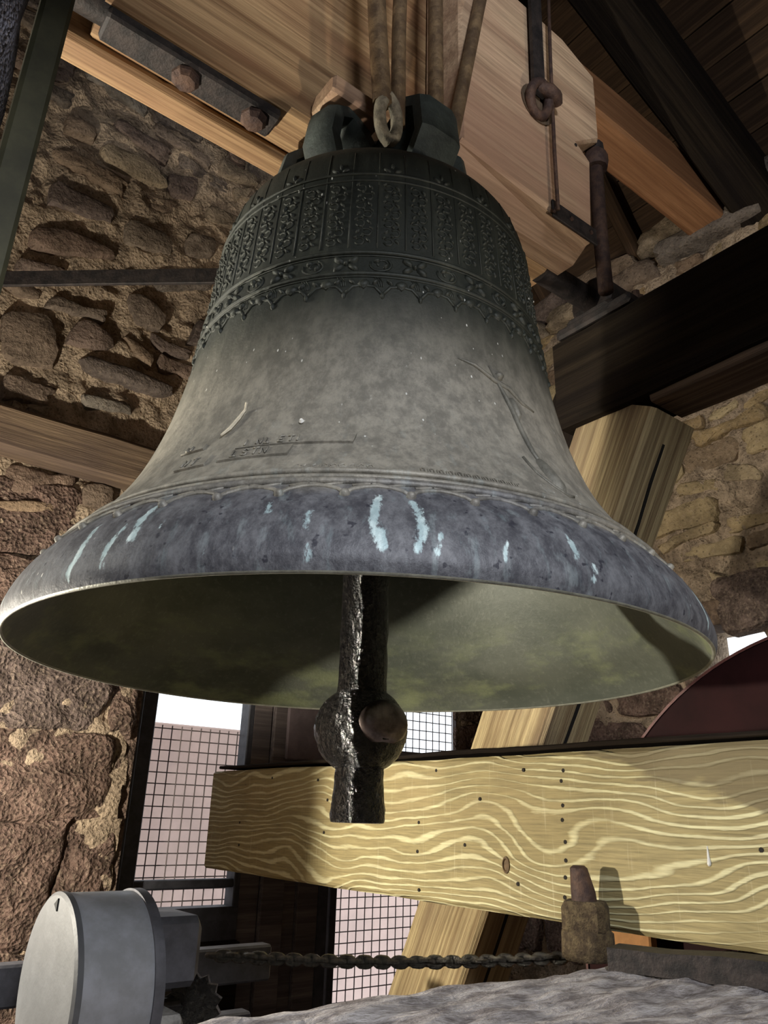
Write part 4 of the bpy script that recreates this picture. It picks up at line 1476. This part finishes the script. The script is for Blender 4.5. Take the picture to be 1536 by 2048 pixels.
# ------------------------------------------------------------------ greased chain
ca, cb = Vector((0.60, 0.06, -0.262)), Vector((0.02, 0.505, -0.278))
chn = empty('drive_chain', ca, 'black greasy drive chain running to the grey drum', 'chain')
dv = cb - ca
nl = 40
step = dv.length / nl
lm = MB()
pp = []
for a in np.linspace(0, 2 * PI, 13):
    pp.append((0.0125 * math.cos(a) + (0.003 if math.cos(a) > 0 else -0.003), 0.0085 * math.sin(a), 0))
lm.tube(pp, 0.0052, 6, False)
l0 = None
yaw = math.atan2(dv.y, dv.x)
for i in range(nl + 1):
    p = dv * (i / nl) + Vector((0, 0, -0.010 * math.sin(PI * i / nl)))
    rot = (PI / 2 * (i % 2) + 0.4 + rng.uniform(-.25, .25), 0, yaw)
    if l0 is None:
        l0 = lm.build('chain_link', M['chain'], chn, smooth=True, loc=p, rot=rot)
    else:
        inst(l0, 'chain_link', chn, p, rot)

# ------------------------------------------------------------------ grey drum drive at lower left
DR, DX0, DX1, DY = 0.155, -0.335, -0.195, 0.42
dz = on(112, 1786, y=DY).z - DR
dm = empty('drive_drum', (DX0, DY, dz - DR), 'grey enamelled drum housing at the lower left', 'drum')
Ld = DX1 - DX0
MB().lathe([(DR - 0.004, 0.004), (DR, 0.008), (DR, Ld - 0.012), (DR - 0.003, Ld)], 96, 'x', (0, 0, DR)).build('casing', M['drum'], dm, smooth=40)
face = MB().lathe([(0.02, -0.006), (DR - 0.004, -0.006), (DR + 0.002, -0.002), (DR + 0.002, 0.008), (DR - 0.004, 0.008)], 96, 'x', (0, 0, DR)).build('face_plate', plain('dull_grey_lid', (0.062, 0.064, 0.069), 0.5, 0, 0.25, 12, 0.15), dm, smooth=30)
MB().lathe([(0.012, -0.0085), (0.012, -0.005)], 3, 'x', (0, 0.0, DR + DR * 0.88)).build('vent_notch', plain('notch_black', (0.01, 0.01, 0.01), 0.9), face)
MB().lathe([(DR + 0.004, Ld - 0.012), (DR + 0.004, Ld + 0.006), (DR - 0.02, Ld + 0.006)], 96, 'x', (0, 0, DR)).build('rear_rim', M['steel'], dm, smooth=30)
gb = empty('gear_motor', (-0.125, DY + 0.04, dz - 0.22), 'dark gear motor with a pale cast block beside the drum', 'motor')
MB().box((-0.065, -0.07, 0.21), (0.06, 0.09, 0.33), 0.012).build('gear_case', M['steel'], gb)
MB().box((-0.06, -0.10, 0.10), (0.025, 0.02, 0.175), 0.008).build('cast_block', plain('mottled_grey_casting', (0.24, 0.23, 0.22), 0.8, 0, 0.7, 24, 0.6), gb)
MB().box((-0.06, -0.06, 0.03), (0.10, 0.10, 0.10), 0.01).build('motor_foot', M['steel'], gb)
spk = MB()
teeth = []
for j in range(28):
    rr = 0.058 if j % 2 else 0.048
    teeth.append((rr * math.cos(2 * PI * j / 28), rr * math.sin(2 * PI * j / 28)))
spk.prism(teeth, -0.008, 0.008)
spk.build('sprocket', M['grease'], gb, loc=(0.10, 0.03, 0.16), rot=(0, 0, yaw))
MB().tube([(0.10, 0.05, 0.16), (0.03, 0.05, 0.16)], 0.014, 10).build('shaft', M['iron'], gb)
# steel carrier rails under the machine
for i, (y, z, lab) in enumerate(((0.78, -0.34, 'upper black steel rail behind the grey drum'), (0.86, -0.50, 'lower black steel rail behind the grey drum'), (0.48, dz - DR - 0.06, 'black steel rail under the grey drum'))):
    o = MB().box((-1.6, y, z - 0.05), (0.32, y + 0.05, z + 0.03), 0.005).build('carrier_rail', M['steel'])
    tag(o, lab, 'rail', 'machine rails')
for x in (-1.2, 0.28):
    o = MB().box((x - 0.04, 0.45, FLOOR), (x + 0.04, 0.9, dz - DR - 0.11 if False else -0.57), 0.006).build('rail_stand', M['steel'])
    tag(o, 'steel stand under the rails ' + ('outside the left edge' if x < 0 else 'beside the gear motor'), 'stand')
o = MB().box((0.97, on(1300, 1880, x=0.97).y, -1.0), (1.0, on(1222, 1880, x=0.97).y, -0.16), 0.004).build('particle_board', M['board'])
tag(o, 'orange particle board standing behind the bolt under the beam', 'board')

# unseen box added by the floodlight to throw shadow on the beam's left end
blk = empty('shade_blocker', (-0.66, 1.034, FLOOR), 'added unseen cabinet left of the drum', 'blocker')
MB().box((-0.06, -0.082, 0.0), (0.06, 0.09, 0.035 - FLOOR), 0.006).build('blocker_body', M['steel'], blk)
MB().box((-0.067, -0.06, 0.1), (-0.06, 0.075, 1.5), 0.002).build('blocker_panel', M['steel'], blk)
# housing of the floodlight and of the work lamp
for (P, T, lab) in ((FLOOD, (0, 0, 0.4), 'black floodlight housing on the floor left of the bell'), (WORK, (0.45, 0, 1.75), 'black work lamp housing on the floor behind the photographer')):
    e = empty('floodlight', (P[0], P[1], FLOOR), lab, 'lamp')
    d = (Vector(T) - Vector(P)).normalized()
    h = P[2] - FLOOR
    MB().tube([(0, 0, 0), (0, 0, h - 0.10)], 0.012, 8).build('stand_pole', M['steel'], e)
    MB().lathe([(0.12, 0.0), (0.12, 0.015), (0.03, 0.03)], 16, 'z').build('stand_foot', M['steel'], e)
    MB().box((-0.07, -0.05, h - 0.16), (0.07, 0.05, h - 0.07), 0.01).build('housing', M['steel'], e)

# ------------------------------------------------------------------ near left: olive pole and speckled stone pier
pa, pb = on(112, 0, y=-0.10), None
pp0 = Vector((-0.745, -0.16, 0))
pole = empty('steel_post', (pp0.x, pp0.y, FLOOR), 'dull olive steel post at the upper left edge, close to the lens', 'post')
MB().box((-0.022, -0.022, 0.0), (0.022, 0.022, 4.6), 0.006).build('post_tube', M['olive'], pole)
MB().box((-0.08, -0.08, 0.0), (0.08, 0.08, 0.012), 0.002).build('foot_plate', M['olive'], pole)

pv = []
pier = MB()
rows = []
for k in range(60):
    z = -1.5 + k * 0.085
    row = []
    for j in range(26):
        a = 2 * PI * j / 26
        q = Vector((math.cos(a), math.sin(a), z * 3))
        rr = 0.13 * (1 + 0.18 * noise.noise(q * 2.5) + 0.10 * noise.noise(q * 7))
        row.append((rr * math.cos(a), rr * math.sin(a), z - FLOOR))
    rows.append(row)
pd = ray(40, 100)
pc_ = CAM + pd * (0.85 / math.hypot(pd.x, pd.y)) + Vector((-0.7986, 0.6018, 0)) * 0.170
o = pier.loft(rows).build('stone_pier', M['darkstone'], None, smooth=True, loc=(pc_.x, pc_.y, FLOOR))
tag(o, 'rough speckled dark stone pier cut off by the upper left edge', 'pier')

print('objects', len(bpy.data.objects))
